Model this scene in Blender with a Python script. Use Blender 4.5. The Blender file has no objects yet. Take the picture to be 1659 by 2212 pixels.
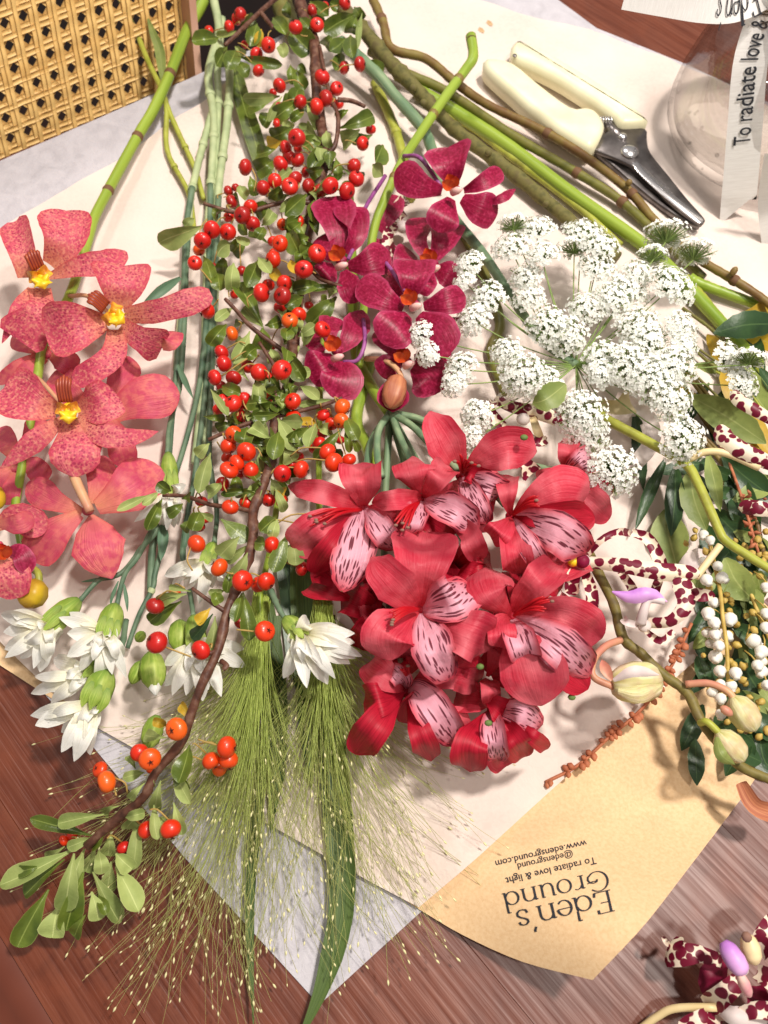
import bpy, bmesh, math, random
from mathutils import Vector, Matrix, noise
random.seed(7)
# ------------------------------------------------------------------ camera
SC = bpy.context.scene
COL = SC.collection
TH = math.radians(65.0); CAMH = 0.36; FPX = 1676.0
ST, CT = math.sin(TH), math.cos(TH)
cam = bpy.data.cameras.new('camera'); camo = bpy.data.objects.new('camera', cam); COL.objects.link(camo)
cam.sensor_fit = 'VERTICAL'; cam.sensor_height = 24.0; cam.lens = 24.0 * FPX / 2212.0
cam.clip_start = 0.01; cam.clip_end = 30
camo.location = (0, 0, CAMH); camo.rotation_euler = (math.pi / 2 - TH, 0, 0)
cam.dof.use_dof = True; cam.dof.focus_distance = 0.345; cam.dof.aperture_fstop = 9.0
SC.camera = camo
# ------------------------------------------------------------------ world and lamps
W = bpy.data.worlds.new('World'); SC.world = W; W.use_nodes = True
bg = W.node_tree.nodes['Background']; bg.inputs[0].default_value = (1.0, 0.94, 0.88, 1); bg.inputs[1].default_value = 0.31
def spot(name, loc, target, power, radius, color, size=70, blend=0.6):
    l = bpy.data.lights.new(name, 'SPOT'); l.energy = power; l.shadow_soft_size = radius; l.color = color
    l.spot_size = math.radians(size); l.spot_blend = blend
    o = bpy.data.objects.new(name, l); COL.objects.link(o); o.location = loc
    o.rotation_euler = (Vector(target) - Vector(loc)).to_track_quat('-Z', 'Y').to_euler(); return o
spot('ceiling_spot', (0.42, 0.38, 1.30), (0.02, 0.2, 0), 74, 0.06, (1.0, 0.925, 0.85), 78)
spot('ceiling_spot', (-0.30, 1.35, 1.50), (0.0, 0.25, 0), 30, 0.12, (1.0, 0.92, 0.85), 74)
spot('ceiling_spot', (0.50, -0.06, 1.40), (0.05, 0.1, 0), 24, 0.05, (1.0, 0.93, 0.86), 62)
SC.view_settings.view_transform = 'Standard'; SC.view_settings.look = 'None'
SC.view_settings.exposure = 0.1; SC.view_settings.gamma = 1.0; SC.view_settings.use_curve_mapping = False
SC.render.engine = 'CYCLES'
# ------------------------------------------------------------------ geometry helpers
CAM = Vector((0, 0, CAMH))
def ray(x, y):
    tx = (x - 829.5) / FPX; ty = (1106.0 - y) / FPX
    return Vector((tx, CT + ty * ST, -ST + ty * CT))
def P(x, y, h=0.0):
    """point of the place at height h (mm) above the table seen in direction (x, y)"""
    r = ray(x, y); t = (CAMH - h / 1000.0) / -r.z
    return CAM + r * t
def px(p, n=1.0):
    """size in metres of n picture units at the depth of p"""
    d = Vector(p) - CAM
    return n * (d.y * CT - d.z * ST) / FPX
def catmull(pts, n):
    pts = [Vector(p) for p in pts]
    if len(pts) == 2: return [pts[0].lerp(pts[1], i / n) for i in range(n + 1)]
    q = [pts[0] * 2 - pts[1]] + pts + [pts[-1] * 2 - pts[-2]]
    out = []; m = len(pts) - 1
    for i in range(n + 1):
        s = i / n * m; k = min(int(s), m - 1); t = s - k
        a, b, c, d = q[k], q[k + 1], q[k + 2], q[k + 3]
        out.append(0.5 * ((2 * b) + (c - a) * t + (2 * a - 5 * b + 4 * c - d) * t * t + (3 * b - a - 3 * c + d) * t ** 3))
    return out
def lerp_prof(prof, v):
    for (a, x), (b, y) in zip(prof, prof[1:]):
        if v <= b: return x + (y - x) * ((v - a) / (b - a) if b > a else 0)
    return prof[-1][1]
PROF = {
 'petal': [(0, .22), (.25, .6), (.55, 1), (.8, .92), (.93, .6), (1, .1)],
 'obov': [(0, .13), (.2, .36), (.48, .85), (.68, 1), (.82, .92), (.91, .68), (.97, .34), (1, .03)],
 'lance': [(0, .3), (.3, .9), (.5, 1), (.75, .7), (.92, .3), (1, .03)],
 'leaf': [(0, .08), (.15, .2), (.4, .68), (.7, 1), (.86, .88), (.95, .55), (1, .1)],
 'ellip': [(0, .1), (.2, .66), (.5, 1), (.75, .78), (.92, .35), (1, .04)],
 'blade': [(0, .7), (.5, 1), (.8, .8), (1, .05)],
 'strap': [(0, .6), (.3, .85), (.75, 1), (.93, .85), (1, .4)],
 'flare': [(0, .45), (.3, .5), (.6, .7), (.9, 1.1), (1, .9)],
 'orch': [(0, .28), (.2, .5), (.5, .9), (.72, 1), (.86, .88), (.94, .62), (.98, .36), (1, .06)],
}
class MB:
    def __init__(s): s.v = []; s.f = []; s.uv = []
    def add(s, vs, fs, uvs=None):
        o = len(s.v); s.v += [Vector(p) for p in vs]; s.f += [tuple(i + o for i in f) for f in fs]
        s.uv += uvs if uvs else [(0.5, 0.5)] * len(vs)
    def tube(s, pts, rad, seg=8, caps=True, v0=0.0, v1=1.0):
        n = len(pts); vs = []; fs = []; uv = []
        T = (pts[1] - pts[0]).normalized(); ref = Vector((0, 0, 1)) if abs(T.z) < .9 else Vector((1, 0, 0))
        S = T.cross(ref).normalized()
        for i, p in enumerate(pts):
            T = (pts[min(i + 1, n - 1)] - pts[max(i - 1, 0)])
            T = T.normalized() if T.length > 1e-9 else Vector((0, 0, 1))
            S = (S - T * S.dot(T)); S = S.normalized() if S.length > 1e-9 else T.orthogonal().normalized()
            B = T.cross(S); r = rad[i] if isinstance(rad, (list, tuple)) else rad
            for k in range(seg):
                a = 2 * math.pi * k / seg; vs.append(p + (S * math.cos(a) + B * math.sin(a)) * r)
                uv.append((k / seg, v0 + (v1 - v0) * i / (n - 1)))
        for i in range(n - 1):
            for k in range(seg):
                k2 = (k + 1) % seg
                fs.append((i * seg + k, i * seg + k2, (i + 1) * seg + k2, (i + 1) * seg + k))
        if caps:
            fs.append(tuple(range(seg - 1, -1, -1))); fs.append(tuple(range((n - 1) * seg, n * seg)))
        s.add(vs, fs, uv)
    def ribbon(s, C, hw, cup=0.15, roll=0.0, ripple=0.0, nv=6, phase=0.0, freq=9.0, facing=None, twist=0.0, notch=0.0, serr=0.0, crease=0.0):
        n = len(C); vs = []; fs = []; uv = []
        for i, p in enumerate(C):
            T = (C[min(i + 1, n - 1)] - C[max(i - 1, 0)]).normalized()
            Vw = (facing if facing is not None else (CAM - p)).normalized()
            S = T.cross(Vw); S = S.normalized() if S.length > 1e-6 else T.orthogonal().normalized()
            v = i / (n - 1)
            S = Matrix.Rotation(math.radians(roll + twist * v), 3, T) @ S
            N = S.cross(T).normalized(); w = hw[i]
            for k in range(nv + 1):
                u = -1 + 2 * k / nv
                z = cup * w * u * u + crease * w * (abs(u) - .5) + .6 * ripple * w * noise.noise((u * 1.6 + phase * 9, v * 3.5, phase)) + ripple * w * abs(u) ** 1.5 * math.sin(freq * v + phase + (1.7 if u > 0 else 0))
                ww = w * (1 + (serr * (1 if i % 2 else -1) if abs(u) > .99 else 0))
                q = p + S * (u * ww) + N * z
                if notch and i == n - 1: q = q - T * (notch * (1 - abs(u)))
                vs.append(q); uv.append(((u + 1) / 2, v))
        m = nv + 1
        for i in range(n - 1):
            for k in range(nv):
                fs.append((i * m + k, i * m + k + 1, (i + 1) * m + k + 1, (i + 1) * m + k))
        s.add(vs, fs, uv)
    def ball(s, c, r, seg=12, rings=8, sq=(1, 1, 1), dimple=0.0):
        vs = []; fs = []; uv = []
        for i in range(rings + 1):
            th = math.pi * i / rings
            for k in range(seg):
                a = 2 * math.pi * k / seg; rr = math.sin(th)
                z = math.cos(th)
                if dimple and z > .75: z = .75 + (z - .75) * (1 - dimple)
                vs.append(Vector(c) + Vector((rr * math.cos(a) * sq[0], rr * math.sin(a) * sq[1], z * sq[2])) * r)
                uv.append((k / seg, i / rings))
        for i in range(rings):
            for k in range(seg):
                k2 = (k + 1) % seg; fs.append((i * seg + k, (i + 1) * seg + k, (i + 1) * seg + k2, i * seg + k2))
        s.add(vs, fs, uv)
    def prism(s, top, bot):
        n = len(top); s.add(list(top) + list(bot), [tuple(range(n)), tuple(range(2 * n - 1, n - 1, -1))] +
              [(i, n + i, n + (i + 1) % n, (i + 1) % n) for i in range(n)])
    def mesh(s, name, origin, smooth=True):
        me = bpy.data.meshes.new(name)
        o = Vector(origin); me.from_pydata([tuple(v - o) for v in s.v], [], s.f)
        lay = me.uv_layers.new(name='UVMap')
        idx = [0] * len(me.loops); me.loops.foreach_get('vertex_index', idx)
        flat = [c for i in idx for c in s.uv[i]]; lay.data.foreach_set('uv', flat)
        if smooth: me.polygons.foreach_set('use_smooth', [True] * len(me.polygons))
        me.update(); return me
ORG = {}
def thing(name, label, cat, loc, group=None):
    o = bpy.data.objects.new(name, None); COL.objects.link(o); o.empty_display_size = .01
    o.location = loc; ORG[o.name] = Vector(loc); o['label'] = label; o['category'] = cat
    if group: o['group'] = group
    return o
def part(name, mb, mat, parent=None, smooth=True, kind=None, origin=None, label=None, cat=None, group=None):
    if isinstance(mb, MB):
        if origin is None: origin = mb.v[0].copy()
        me = mb.mesh(name, origin, smooth)
        me.materials.append(mat)
    else: me = mb
    o = bpy.data.objects.new(name, me); COL.objects.link(o); ORG[o.name] = Vector(origin)
    o.location = Vector(origin) - (ORG[parent.name] if parent else Vector((0, 0, 0)))
    if parent: o.parent = parent
    if kind: o['kind'] = kind
    if label: o['label'] = label
    if cat: o['category'] = cat
    if group: o['group'] = group
    return o
# ------------------------------------------------------------------ materials
def lin(r, g, b):
    f = lambda c: (c / 255 / 12.92) if c <= 10 else ((c / 255 + .055) / 1.055) ** 2.4
    return (f(r), f(g), f(b), 1)
class Mat:
    def __init__(s, name, rough=.5, spec=.5, coat=0, trans=0.0, metal=0):
        s.m = bpy.data.materials.new(name); s.m.use_nodes = True; s.nt = s.m.node_tree
        s.b = s.nt.nodes['Principled BSDF']; s.out = s.nt.nodes['Material Output']
        s.b.inputs['Roughness'].default_value = rough; s.b.inputs['Specular IOR Level'].default_value = spec
        s.b.inputs['Coat Weight'].default_value = coat; s.b.inputs['Metallic'].default_value = metal
        s.tr = None
        if trans:
            t = s.n('ShaderNodeBsdfTranslucent'); mx = s.n('ShaderNodeMixShader'); mx.inputs[0].default_value = trans
            s.l(s.b.outputs[0], mx.inputs[1]); s.l(t.outputs[0], mx.inputs[2]); s.l(mx.outputs[0], s.out.inputs[0]); s.tr = t
    def n(s, t, **k):
        x = s.nt.nodes.new(t)
        for a, b in k.items(): setattr(x, a, b)
        return x
    def l(s, a, b): s.nt.links.new(a, b)
    def col(s, c):
        if isinstance(c, tuple):
            s.b.inputs['Base Color'].default_value = c
            if s.tr: s.tr.inputs[0].default_value = c
        else:
            s.l(c, s.b.inputs['Base Color'])
            if s.tr: s.l(c, s.tr.inputs[0])
        return s
    def coord(s, kind='Object'):
        return s.n('ShaderNodeTexCoord').outputs[kind]
    def mapping(s, vec, scale=(1, 1, 1), rot=(0, 0, 0)):
        m = s.n('ShaderNodeMapping'); m.inputs['Scale'].default_value = scale; m.inputs['Rotation'].default_value = rot
        s.l(vec, m.inputs[0]); return m.outputs[0]
    def noise(s, vec, scale, detail=3, dist=0, rough=.5):
        t = s.n('ShaderNodeTexNoise'); t.inputs['Scale'].default_value = scale; t.inputs['Detail'].default_value = detail
        t.inputs['Distortion'].default_value = dist; t.inputs['Roughness'].default_value = rough
        if vec is not None: s.l(vec, t.inputs['Vector'])
        return t.outputs[0]
    def voro(s, vec, scale, rnd=1.0, feature='F1'):
        t = s.n('ShaderNodeTexVoronoi', feature=feature); t.inputs['Scale'].default_value = scale
        t.inputs['Randomness'].default_value = rnd; s.l(vec, t.inputs['Vector']); return t.outputs['Distance']
    def ramp(s, fac, stops, interp='LINEAR'):
        r = s.n('ShaderNodeValToRGB'); r.color_ramp.interpolation = interp
        e = r.color_ramp.elements
        while len(e) < len(stops): e.new(.5)
        for i, (p, c) in enumerate(stops): e[i].position = p; e[i].color = c if isinstance(c, tuple) else (c, c, c, 1)
        s.l(fac, r.inputs[0]); return r.outputs[0]
    def mix(s, fac, a, b, mode='MIX'):
        m = s.n('ShaderNodeMix', data_type='RGBA', blend_type=mode)
        for v, i in ((fac, 0), (a, 6), (b, 7)):
            if isinstance(v, (int, float)): m.inputs[i].default_value = v
            elif isinstance(v, tuple): m.inputs[i].default_value = v
            else: s.l(v, m.inputs[i])
        return m.outputs[2]
    def math(s, op, a, b=0.0):
        m = s.n('ShaderNodeMath', operation=op)
        for v, i in ((a, 0), (b, 1)):
            if isinstance(v, (int, float)): m.inputs[i].default_value = v
            else: s.l(v, m.inputs[i])
        return m.outputs[0]
    def uv(s):
        x = s.n('ShaderNodeSeparateXYZ'); s.l(s.coord('UV'), x.inputs[0]); return x.outputs[0], x.outputs[1]
    def bump(s, h, strength=.3, dist=.001):
        b = s.n('ShaderNodeBump'); b.inputs['Strength'].default_value = strength; b.inputs['Distance'].default_value = dist
        s.l(h, b.inputs['Height']); s.l(b.outputs[0], s.b.inputs['Normal']); return s
    def rnd(s): return s.n('ShaderNodeObjectInfo').outputs['Random']
def noisy(name, c1, c2, scale=120, rough=.5, spec=.4, trans=0, coat=0, stretch=None, bump=0, c3=None, vary=0):
    m = Mat(name, rough, spec, coat, trans); v = m.coord('Object')
    if stretch: v = m.mapping(m.coord('UV'), stretch)
    f = m.noise(v, scale if not stretch else 1.0, 4)
    stops = [(.32, c1), (.68, c2)] if c3 is None else [(.25, c1), (.5, c2), (.75, c3)]
    c = m.ramp(f, stops)
    if vary:
        hs = m.n('ShaderNodeHueSaturation'); m.l(c, hs.inputs['Color'])
        m.l(m.math('ADD', m.math('MULTIPLY', m.rnd(), vary), 1 - vary / 2), hs.inputs['Value']); c = hs.outputs[0]
    m.col(c)
    if bump: m.bump(f, bump, .0006)
    return m.m
def plain(name, c, rough=.5, spec=.4, trans=0, coat=0, metal=0):
    return Mat(name, rough, spec, coat, trans, metal).col(c).m
MT = {}
# coral orchid petals: pink with small magenta freckles over a salmon ground
def m_coral(name, spots):
    m = Mat(name, .5, .35, 0, .18); o = m.coord('Object')
    big = m.noise(o, 70, 3); base = m.ramp(big, [(.3, lin(188, 64, 88)), (.5, lin(206, 86, 104)), (.7, lin(216, 114, 120))])
    u, v = m.uv(); vein = m.noise(m.mapping(m.coord('UV'), (26, 3, 1)), 1.0, 3)
    base = m.mix(m.math('MULTIPLY', m.ramp(vein, [(.35, 0.0), (.65, 1.0)]), .4), base, lin(206, 70, 110)); base = m.mix(m.ramp(v, [(.02, .55), (.28, 0.0)]), base, lin(240, 176, 120))
    if spots:
        fine = m.noise(o, 620, 2); base = m.mix(m.ramp(fine, [(.46, 0.0), (.66, .6)]), base, lin(234, 160, 134))
        d = m.voro(o, 700); wob = m.noise(o, 380, 2)
        dd = m.math('ADD', d, m.math('MULTIPLY', m.math('SUBTRACT', wob, .5), .7))
        big2 = m.ramp(m.noise(o, 110, 2), [(.35, .35), (.6, .95)]); base = m.mix(m.math('MULTIPLY', m.ramp(dd, [(.24, .85), (.5, 0.0)]), big2), base, lin(158, 34, 76))
    else:
        mo = m.noise(o, 300, 3); base = m.mix(m.ramp(mo, [(.42, 0.0), (.6, .55)]), base, lin(232, 136, 120)); base = m.mix(m.ramp(m.noise(o, 60, 2), [(.45, 0.0), (.65, .6)]), base, lin(192, 56, 96))
    edge = m.math('ABSOLUTE', m.math('SUBTRACT', u, .5))
    base = m.mix(m.ramp(edge, [(.38, 0.0), (.5, .5)]), base, lin(196, 58, 74))
    m.col(base).bump(m.math('ADD', vein, big), .5, .0012); return m.m
MT['coral_sp'] = m_coral('coral_freckled_petal', True); MT['coral'] = m_coral('coral_petal_back', False)
def m_crim():
    m = Mat('crimson_petal', .42, .4, 0, .16); o = m.coord('Object')
    f = m.noise(o, 650, 2); g = m.noise(o, 60, 2)
    c = m.ramp(f, [(.35, lin(134, 8, 50)), (.55, lin(158, 20, 66)), (.7, lin(188, 52, 94))])
    c = m.mix(m.ramp(g, [(.4, 0.0), (.7, .5)]), c, lin(118, 4, 40)); u, v = m.uv(); ed = m.math('ABSOLUTE', m.math('SUBTRACT', u, .5)); c = m.mix(m.ramp(ed, [(.36, 0.0), (.5, .55)]), c, lin(196, 74, 116))
    vn = m.noise(m.mapping(m.coord('UV'), (16, 2, 1)), 1.0, 3); c = m.mix(m.ramp(vn, [(.5, 0.0), (.68, .4)]), c, lin(182, 44, 92)); m.col(c).bump(vn, .4, .0008); return m.m
MT['crim'] = m_crim()
MT['crim_stalk'] = noisy('purple_stalk', lin(120, 50, 110), lin(160, 90, 150), 150, .45)
def m_alst(name, spotted):
    m = Mat(name, .48, .35, 0, .2); u, v = m.uv(); o = m.coord('Object'); UV = m.coord('UV')
    vein = m.noise(m.mapping(UV, (34, 2.5, 1)), 1.0, 4, .3)
    big = m.noise(o, 55, 2)
    red = m.ramp(vein, [(.3, lin(194, 44, 66)), (.5, lin(208, 58, 78)), (.72, lin(220, 88, 104))])
    red = m.mix(m.ramp(big, [(.42, 0.0), (.64, .75)]), red, lin(226, 118, 128)); red = m.mix(m.ramp(m.noise(o, 38, 2), [(.48, 0.0), (.66, .8)]), red, lin(150, 12, 42))
    edge = m.math('ABSOLUTE', m.math('SUBTRACT', u, .5))
    if spotted:
        pal = m.mix(m.math('MULTIPLY', vein, .7), lin(242, 190, 204), lin(226, 120, 148))
        mk = m.math('ADD', m.math('MULTIPLY', m.ramp(edge, [(.26, 0.0), (.48, 1.0)]), .8), m.ramp(v, [(.62, 0.0), (.97, 1.0)]))
        mk = m.math('ADD', mk, m.math('MULTIPLY', m.math('SUBTRACT', big, .5), .8))
        c = m.mix(m.ramp(mk, [(.05, 0.0), (.85, 1.0)]), pal, red)
        wv = m.math('ADD', m.math('POWER', v, 1.5), m.math('MULTIPLY', m.noise(o, 200, 1), .03)); cb = m.n('ShaderNodeCombineXYZ'); m.l(m.math('MULTIPLY', u, 13.0), cb.inputs[0]); m.l(m.math('MULTIPLY', wv, 5.4), cb.inputs[1]); m.l(m.math('MULTIPLY', m.rnd(), 40.0), cb.inputs[2])
        fl = m.voro(cb.outputs[0], 1.0, .85); s = m.ramp(fl, [(.32, 1.0), (.42, 0.0)])
        s = m.math('MULTIPLY', s, m.ramp(v, [(.1, .3), (.2, 1.0), (.86, 1.0), (.95, 0.0)]))
        c = m.mix(m.math('MULTIPLY', s, .92), c, lin(96, 10, 36))
    else:
        c = m.mix(m.ramp(v, [(.0, .55), (.3, 0.0)]), red, lin(196, 18, 30))
    tip = m.math('MULTIPLY', m.ramp(v, [(.93, 0.0), (.98, 1.0)]), m.ramp(edge, [(.1, 1.0), (.3, 0.0)]))
    c = m.mix(m.math('MULTIPLY', tip, .8), c, lin(92, 84, 50))
    m.col(c).bump(m.math('ADD', m.math('MULTIPLY', vein, .4), m.math('MULTIPLY', m.noise(o, 120, 3), 1.6)), .5, .0014); return m.m
MT['al'] = m_alst('red_lily_petal', False); MT['al_sp'] = m_alst('flecked_lily_petal', True)
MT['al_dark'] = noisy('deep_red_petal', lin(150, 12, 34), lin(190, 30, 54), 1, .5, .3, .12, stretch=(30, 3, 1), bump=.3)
MT['stamen'] = plain('red_stamen', lin(178, 12, 26), .45); MT['anther'] = plain('brown_anther', lin(140, 104, 90), .8)
MT['sepal_tip'] = plain('green_tip', lin(96, 120, 60), .6)
def m_spot(name, cream, scale=150, th=.43):
    m = Mat(name, .45, .4, 0, .12); o = m.coord('Object')
    wob = m.noise(o, 260, 2); d = m.voro(o, scale)
    dd = m.math('ADD', d, m.math('MULTIPLY', m.math('SUBTRACT', wob, .5), .35))
    g = m.noise(o, 40, 2)
    base = m.ramp(g, [(.35, cream), (.65, lin(244, 232, 204))])
    m.col(m.mix(m.ramp(dd, [(th - .04, 1.0), (th + .02, 0.0)]), base, lin(112, 14, 44))); return m.m
MT['spot'] = m_spot('cream_petal_maroon_spots', lin(238, 218, 200), 255, .55)
MT['palep'] = noisy('pale_pink_petal', lin(222, 206, 206), lin(238, 228, 220), 60, .5, .3, .2)
MT['lilac'] = noisy('lilac_lip', lin(150, 60, 190), lin(226, 176, 222), 60, .45, .4)
MT['maroon'] = noisy('maroon_petal', lin(104, 8, 40), lin(136, 20, 60), 160, .5, .3)
def m_white():
    m = Mat('white_petal', .55, .25, 0, .25); u, v = m.uv(); f = m.noise(m.mapping(m.coord('UV'), (12, 1.6, 1)), 1.0, 3)
    c = m.ramp(f, [(.3, lin(234, 232, 222)), (.65, lin(249, 249, 245))]); c = m.mix(m.ramp(v, [(.05, .9), (.5, 0.0)]), c, lin(238, 232, 190))
    m.col(c).bump(m.math('ADD', f, m.noise(m.coord('Object'), 140, 2)), .4, .001); return m.m
MT['white'] = m_white()
def m_calyx():
    m = Mat('green_calyx', .5, .35, 0, .08); u, v = m.uv(); f = m.noise(m.mapping(m.coord('UV'), (18, 1.2, 1)), 1.0, 4); g = m.noise(m.coord('Object'), 150, 3)
    c = m.ramp(f, [(.3, lin(108, 140, 44)), (.5, lin(140, 166, 64)), (.7, lin(176, 194, 96))]); c = m.mix(m.ramp(g, [(.45, 0.0), (.7, .6)]), c, lin(190, 200, 112)); c = m.mix(m.ramp(v, [(.0, .7), (.3, 0.0)]), c, lin(96, 130, 58))
    m.col(c).bump(f, .4, .001); return m.m
MT['calyx'] = m_calyx()
MT['yellow'] = noisy('yellow_lip', lin(236, 178, 22), lin(252, 218, 50), 300, .4, .5)
MT['column'] = noisy('striped_column', lin(104, 16, 44), lin(196, 96, 40), 1, .4, .4, stretch=(9, .4, 1))
MT['orange'] = noisy('orange_lip', lin(190, 40, 24), lin(226, 110, 44), 200, .4, .4)
MT['pinkcol'] = noisy('pink_column', lin(232, 160, 168), lin(244, 206, 190), 200, .35, .5)
def m_leaf(name, a, b, rib, rough=.4, spec=.5, trans=.12, vary=.35):
    m = Mat(name, rough, spec, 0, trans); u, v = m.uv(); o = m.coord('Object')
    c = m.ramp(m.noise(o, 90, 3), [(.3, a), (.7, b)])
    e = m.math('ABSOLUTE', m.math('SUBTRACT', u, .5))
    c = m.mix(m.ramp(e, [(.012, .75), (.035, 0.0)]), c, rib)
    c = m.mix(m.ramp(e, [(.46, 0.0), (.5, .6)]), c, rib)
    hs = m.n('ShaderNodeHueSaturation'); m.l(c, hs.inputs['Color'])
    m.l(m.math('ADD', m.math('MULTIPLY', m.rnd(), vary), 1 - vary / 2), hs.inputs['Value'])
    m.col(hs.outputs[0])
    side = m.noise(m.mapping(m.coord('UV'), (6, 16, 1), (0, 0, .5)), 1.0, 2); m.bump(side, .25, .0006)
    return m.m
MT['ld'] = m_leaf('glossy_green_leaf', lin(66, 84, 26), lin(106, 122, 44), lin(150, 164, 84), .34)
MT['lp'] = m_leaf('pale_leaf_underside', lin(124, 140, 76), lin(160, 172, 104), lin(188, 196, 130), .6, .25)
MT['ly'] = m_leaf('yellowing_leaf', lin(176, 140, 34), lin(206, 172, 52), lin(190, 180, 90), .5)
MT['lk'] = m_leaf('dark_green_leaf', lin(36, 62, 36), lin(58, 88, 48), lin(84, 112, 66), .38)
MT['lo'] = m_leaf('olive_leaf', lin(112, 130, 62), lin(150, 162, 88), lin(168, 178, 108), .5)
MT['blade'] = noisy('grass_blade', lin(54, 78, 26), lin(92, 114, 50), 1, .45, .4, .15, stretch=(26, 1, 1), bump=.3)
MT['blueleaf'] = noisy('blue_green_blade', lin(72, 104, 82), lin(104, 134, 104), 1, .5, .3, .1, stretch=(14, 2, 1))
def m_berry(name, a, b, c3):
    m = Mat(name, .36, .5, .2); o = m.coord('Object'); g = m.noise(o, 170, 2)
    r = m.rnd(); c = m.ramp(r, [(0, a), (.5, b), (1, c3)])
    c = m.mix(m.math('MULTIPLY', m.ramp(g, [(.4, 0.0), (.7, 1.0)]), .22), c, lin(226, 84, 20))
    sp = m.voro(o, 900); c = m.mix(m.ramp(sp, [(.1, .35), (.2, 0.0)]), c, lin(236, 120, 60))
    m.b.inputs['Coat Roughness'].default_value = .12
    m.col(c); return m.m
MT['berry'] = m_berry('red_berry', lin(150, 2, 16), lin(196, 8, 20), lin(212, 26, 18))
MT['berry_or'] = m_berry('orange_berry', lin(214, 54, 8), lin(226, 76, 12), lin(232, 98, 20))
MT['berry_mid'] = m_berry('vermilion_berry', lin(204, 24, 8), lin(214, 38, 10), lin(222, 52, 10))
MT['calyxd'] = plain('dry_calyx', lin(70, 26, 18), .9)
MT['stalk'] = noisy('berry_stalk', lin(150, 128, 62), lin(186, 150, 86), 200, .6)
MT['bark'] = noisy('brown_bark', lin(58, 32, 24), lin(94, 58, 44), 260, .5, .4, bump=.9, c3=lin(126, 96, 78))
MT['bark_grey'] = noisy('grey_bark', lin(100, 86, 74), lin(140, 126, 112), 200, .75, .2, bump=.6)
MT['st_green'] = noisy('bright_green_stem', lin(104, 134, 34), lin(148, 170, 62), 1, .4, .4, stretch=(3, 4, 1), c3=lin(126, 150, 46))
MT['st_olive'] = noisy('olive_stem', lin(78, 80, 30), lin(116, 114, 52), 90, .5, .4, bump=.4, c3=lin(104, 92, 46))
MT['st_moss'] = noisy('mossy_stem', lin(64, 66, 36), lin(112, 106, 60), 160, .7, .25, bump=.8, c3=lin(90, 78, 52))
MT['st_blue'] = noisy('blue_green_stem', lin(92, 122, 92), lin(140, 160, 122), 1, .5, .35, stretch=(3, 5, 1))
MT['st_dark'] = noisy('dark_carnation_stem', lin(66, 92, 72), lin(112, 134, 106), 90, .5, .35)
MT['st_pale'] = noisy('pale_carnation_stem', lin(148, 164, 120), lin(186, 196, 150), 90, .5, .35)
MT['st_brown'] = noisy('brown_green_stem', lin(110, 78, 44), lin(132, 116, 58), 110, .5, .4, bump=.3)
MT['st_yel'] = noisy('yellow_green_stem', lin(134, 142, 44), lin(168, 172, 70), 70, .45, .4, c3=lin(120, 118, 50))
MT['st_spray'] = noisy('olive_brown_spray_stem', lin(84, 76, 34), lin(122, 110, 56), 200, .55, .35, bump=.5, c3=lin(100, 86, 62))
MT['node'] = plain('stem_node', lin(110, 78, 52), .7)
MT['pedp'] = noisy('pink_pedicel', lin(186, 110, 100), lin(214, 170, 124), 60, .45)
MT['pedc'] = noisy('cream_pedicel', lin(214, 192, 140), lin(236, 214, 168), 60, .45)
def m_budc():
    m = Mat('cream_bud', .45, .35, 0, .08); f = m.noise(m.mapping(m.coord('UV'), (14, 1.5, 1)), 1.0, 4, .4); g = m.noise(m.coord('Object'), 110, 3)
    c = m.ramp(f, [(.3, lin(190, 186, 116)), (.5, lin(216, 210, 150)), (.7, lin(230, 224, 182))]); c = m.mix(m.ramp(g, [(.48, 0.0), (.66, .55)]), c, lin(196, 150, 130))
    m.col(c).bump(f, .5, .001); return m.m
MT['budc'] = m_budc()
MT['budo'] = noisy('ochre_bud', lin(146, 96, 34), lin(204, 170, 40), 60, .4, .4)
MT['budr'] = noisy('russet_bud', lin(150, 80, 60), lin(196, 130, 90), 1, .45, .4, stretch=(12, 1, 1))
def m_grass():
    m = Mat('grass_thread', .5, .3, 0, .42); u, v = m.uv()
    c = m.ramp(v, [(0, lin(208, 224, 110)), (.45, lin(208, 220, 132)), (1, lin(212, 204, 146))])
    c = m.mix(m.math('MULTIPLY', m.noise(m.coord('Object'), 120, 2), .35), c, lin(176, 196, 84)); m.col(c); return m.m
MT['grass'] = m_grass(); MT['seed'] = plain('grass_seed', lin(222, 216, 164), .6)
MT['floret'] = plain('white_floret', lin(246, 247, 240), .6, .2, .15); MT['ray'] = noisy('lace_ray', lin(110, 136, 66), lin(150, 170, 100), 100, .5)
MT['bell'] = noisy('white_bell', lin(240, 238, 228), lin(250, 250, 244), 200, .45, .3, .2)
MT['bellcap'] = noisy('ochre_sepal', lin(170, 140, 62), lin(204, 178, 96), 200, .5)
MT['dry'] = noisy('dry_russet', lin(150, 78, 50), lin(192, 120, 84), 200, .65)
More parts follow.
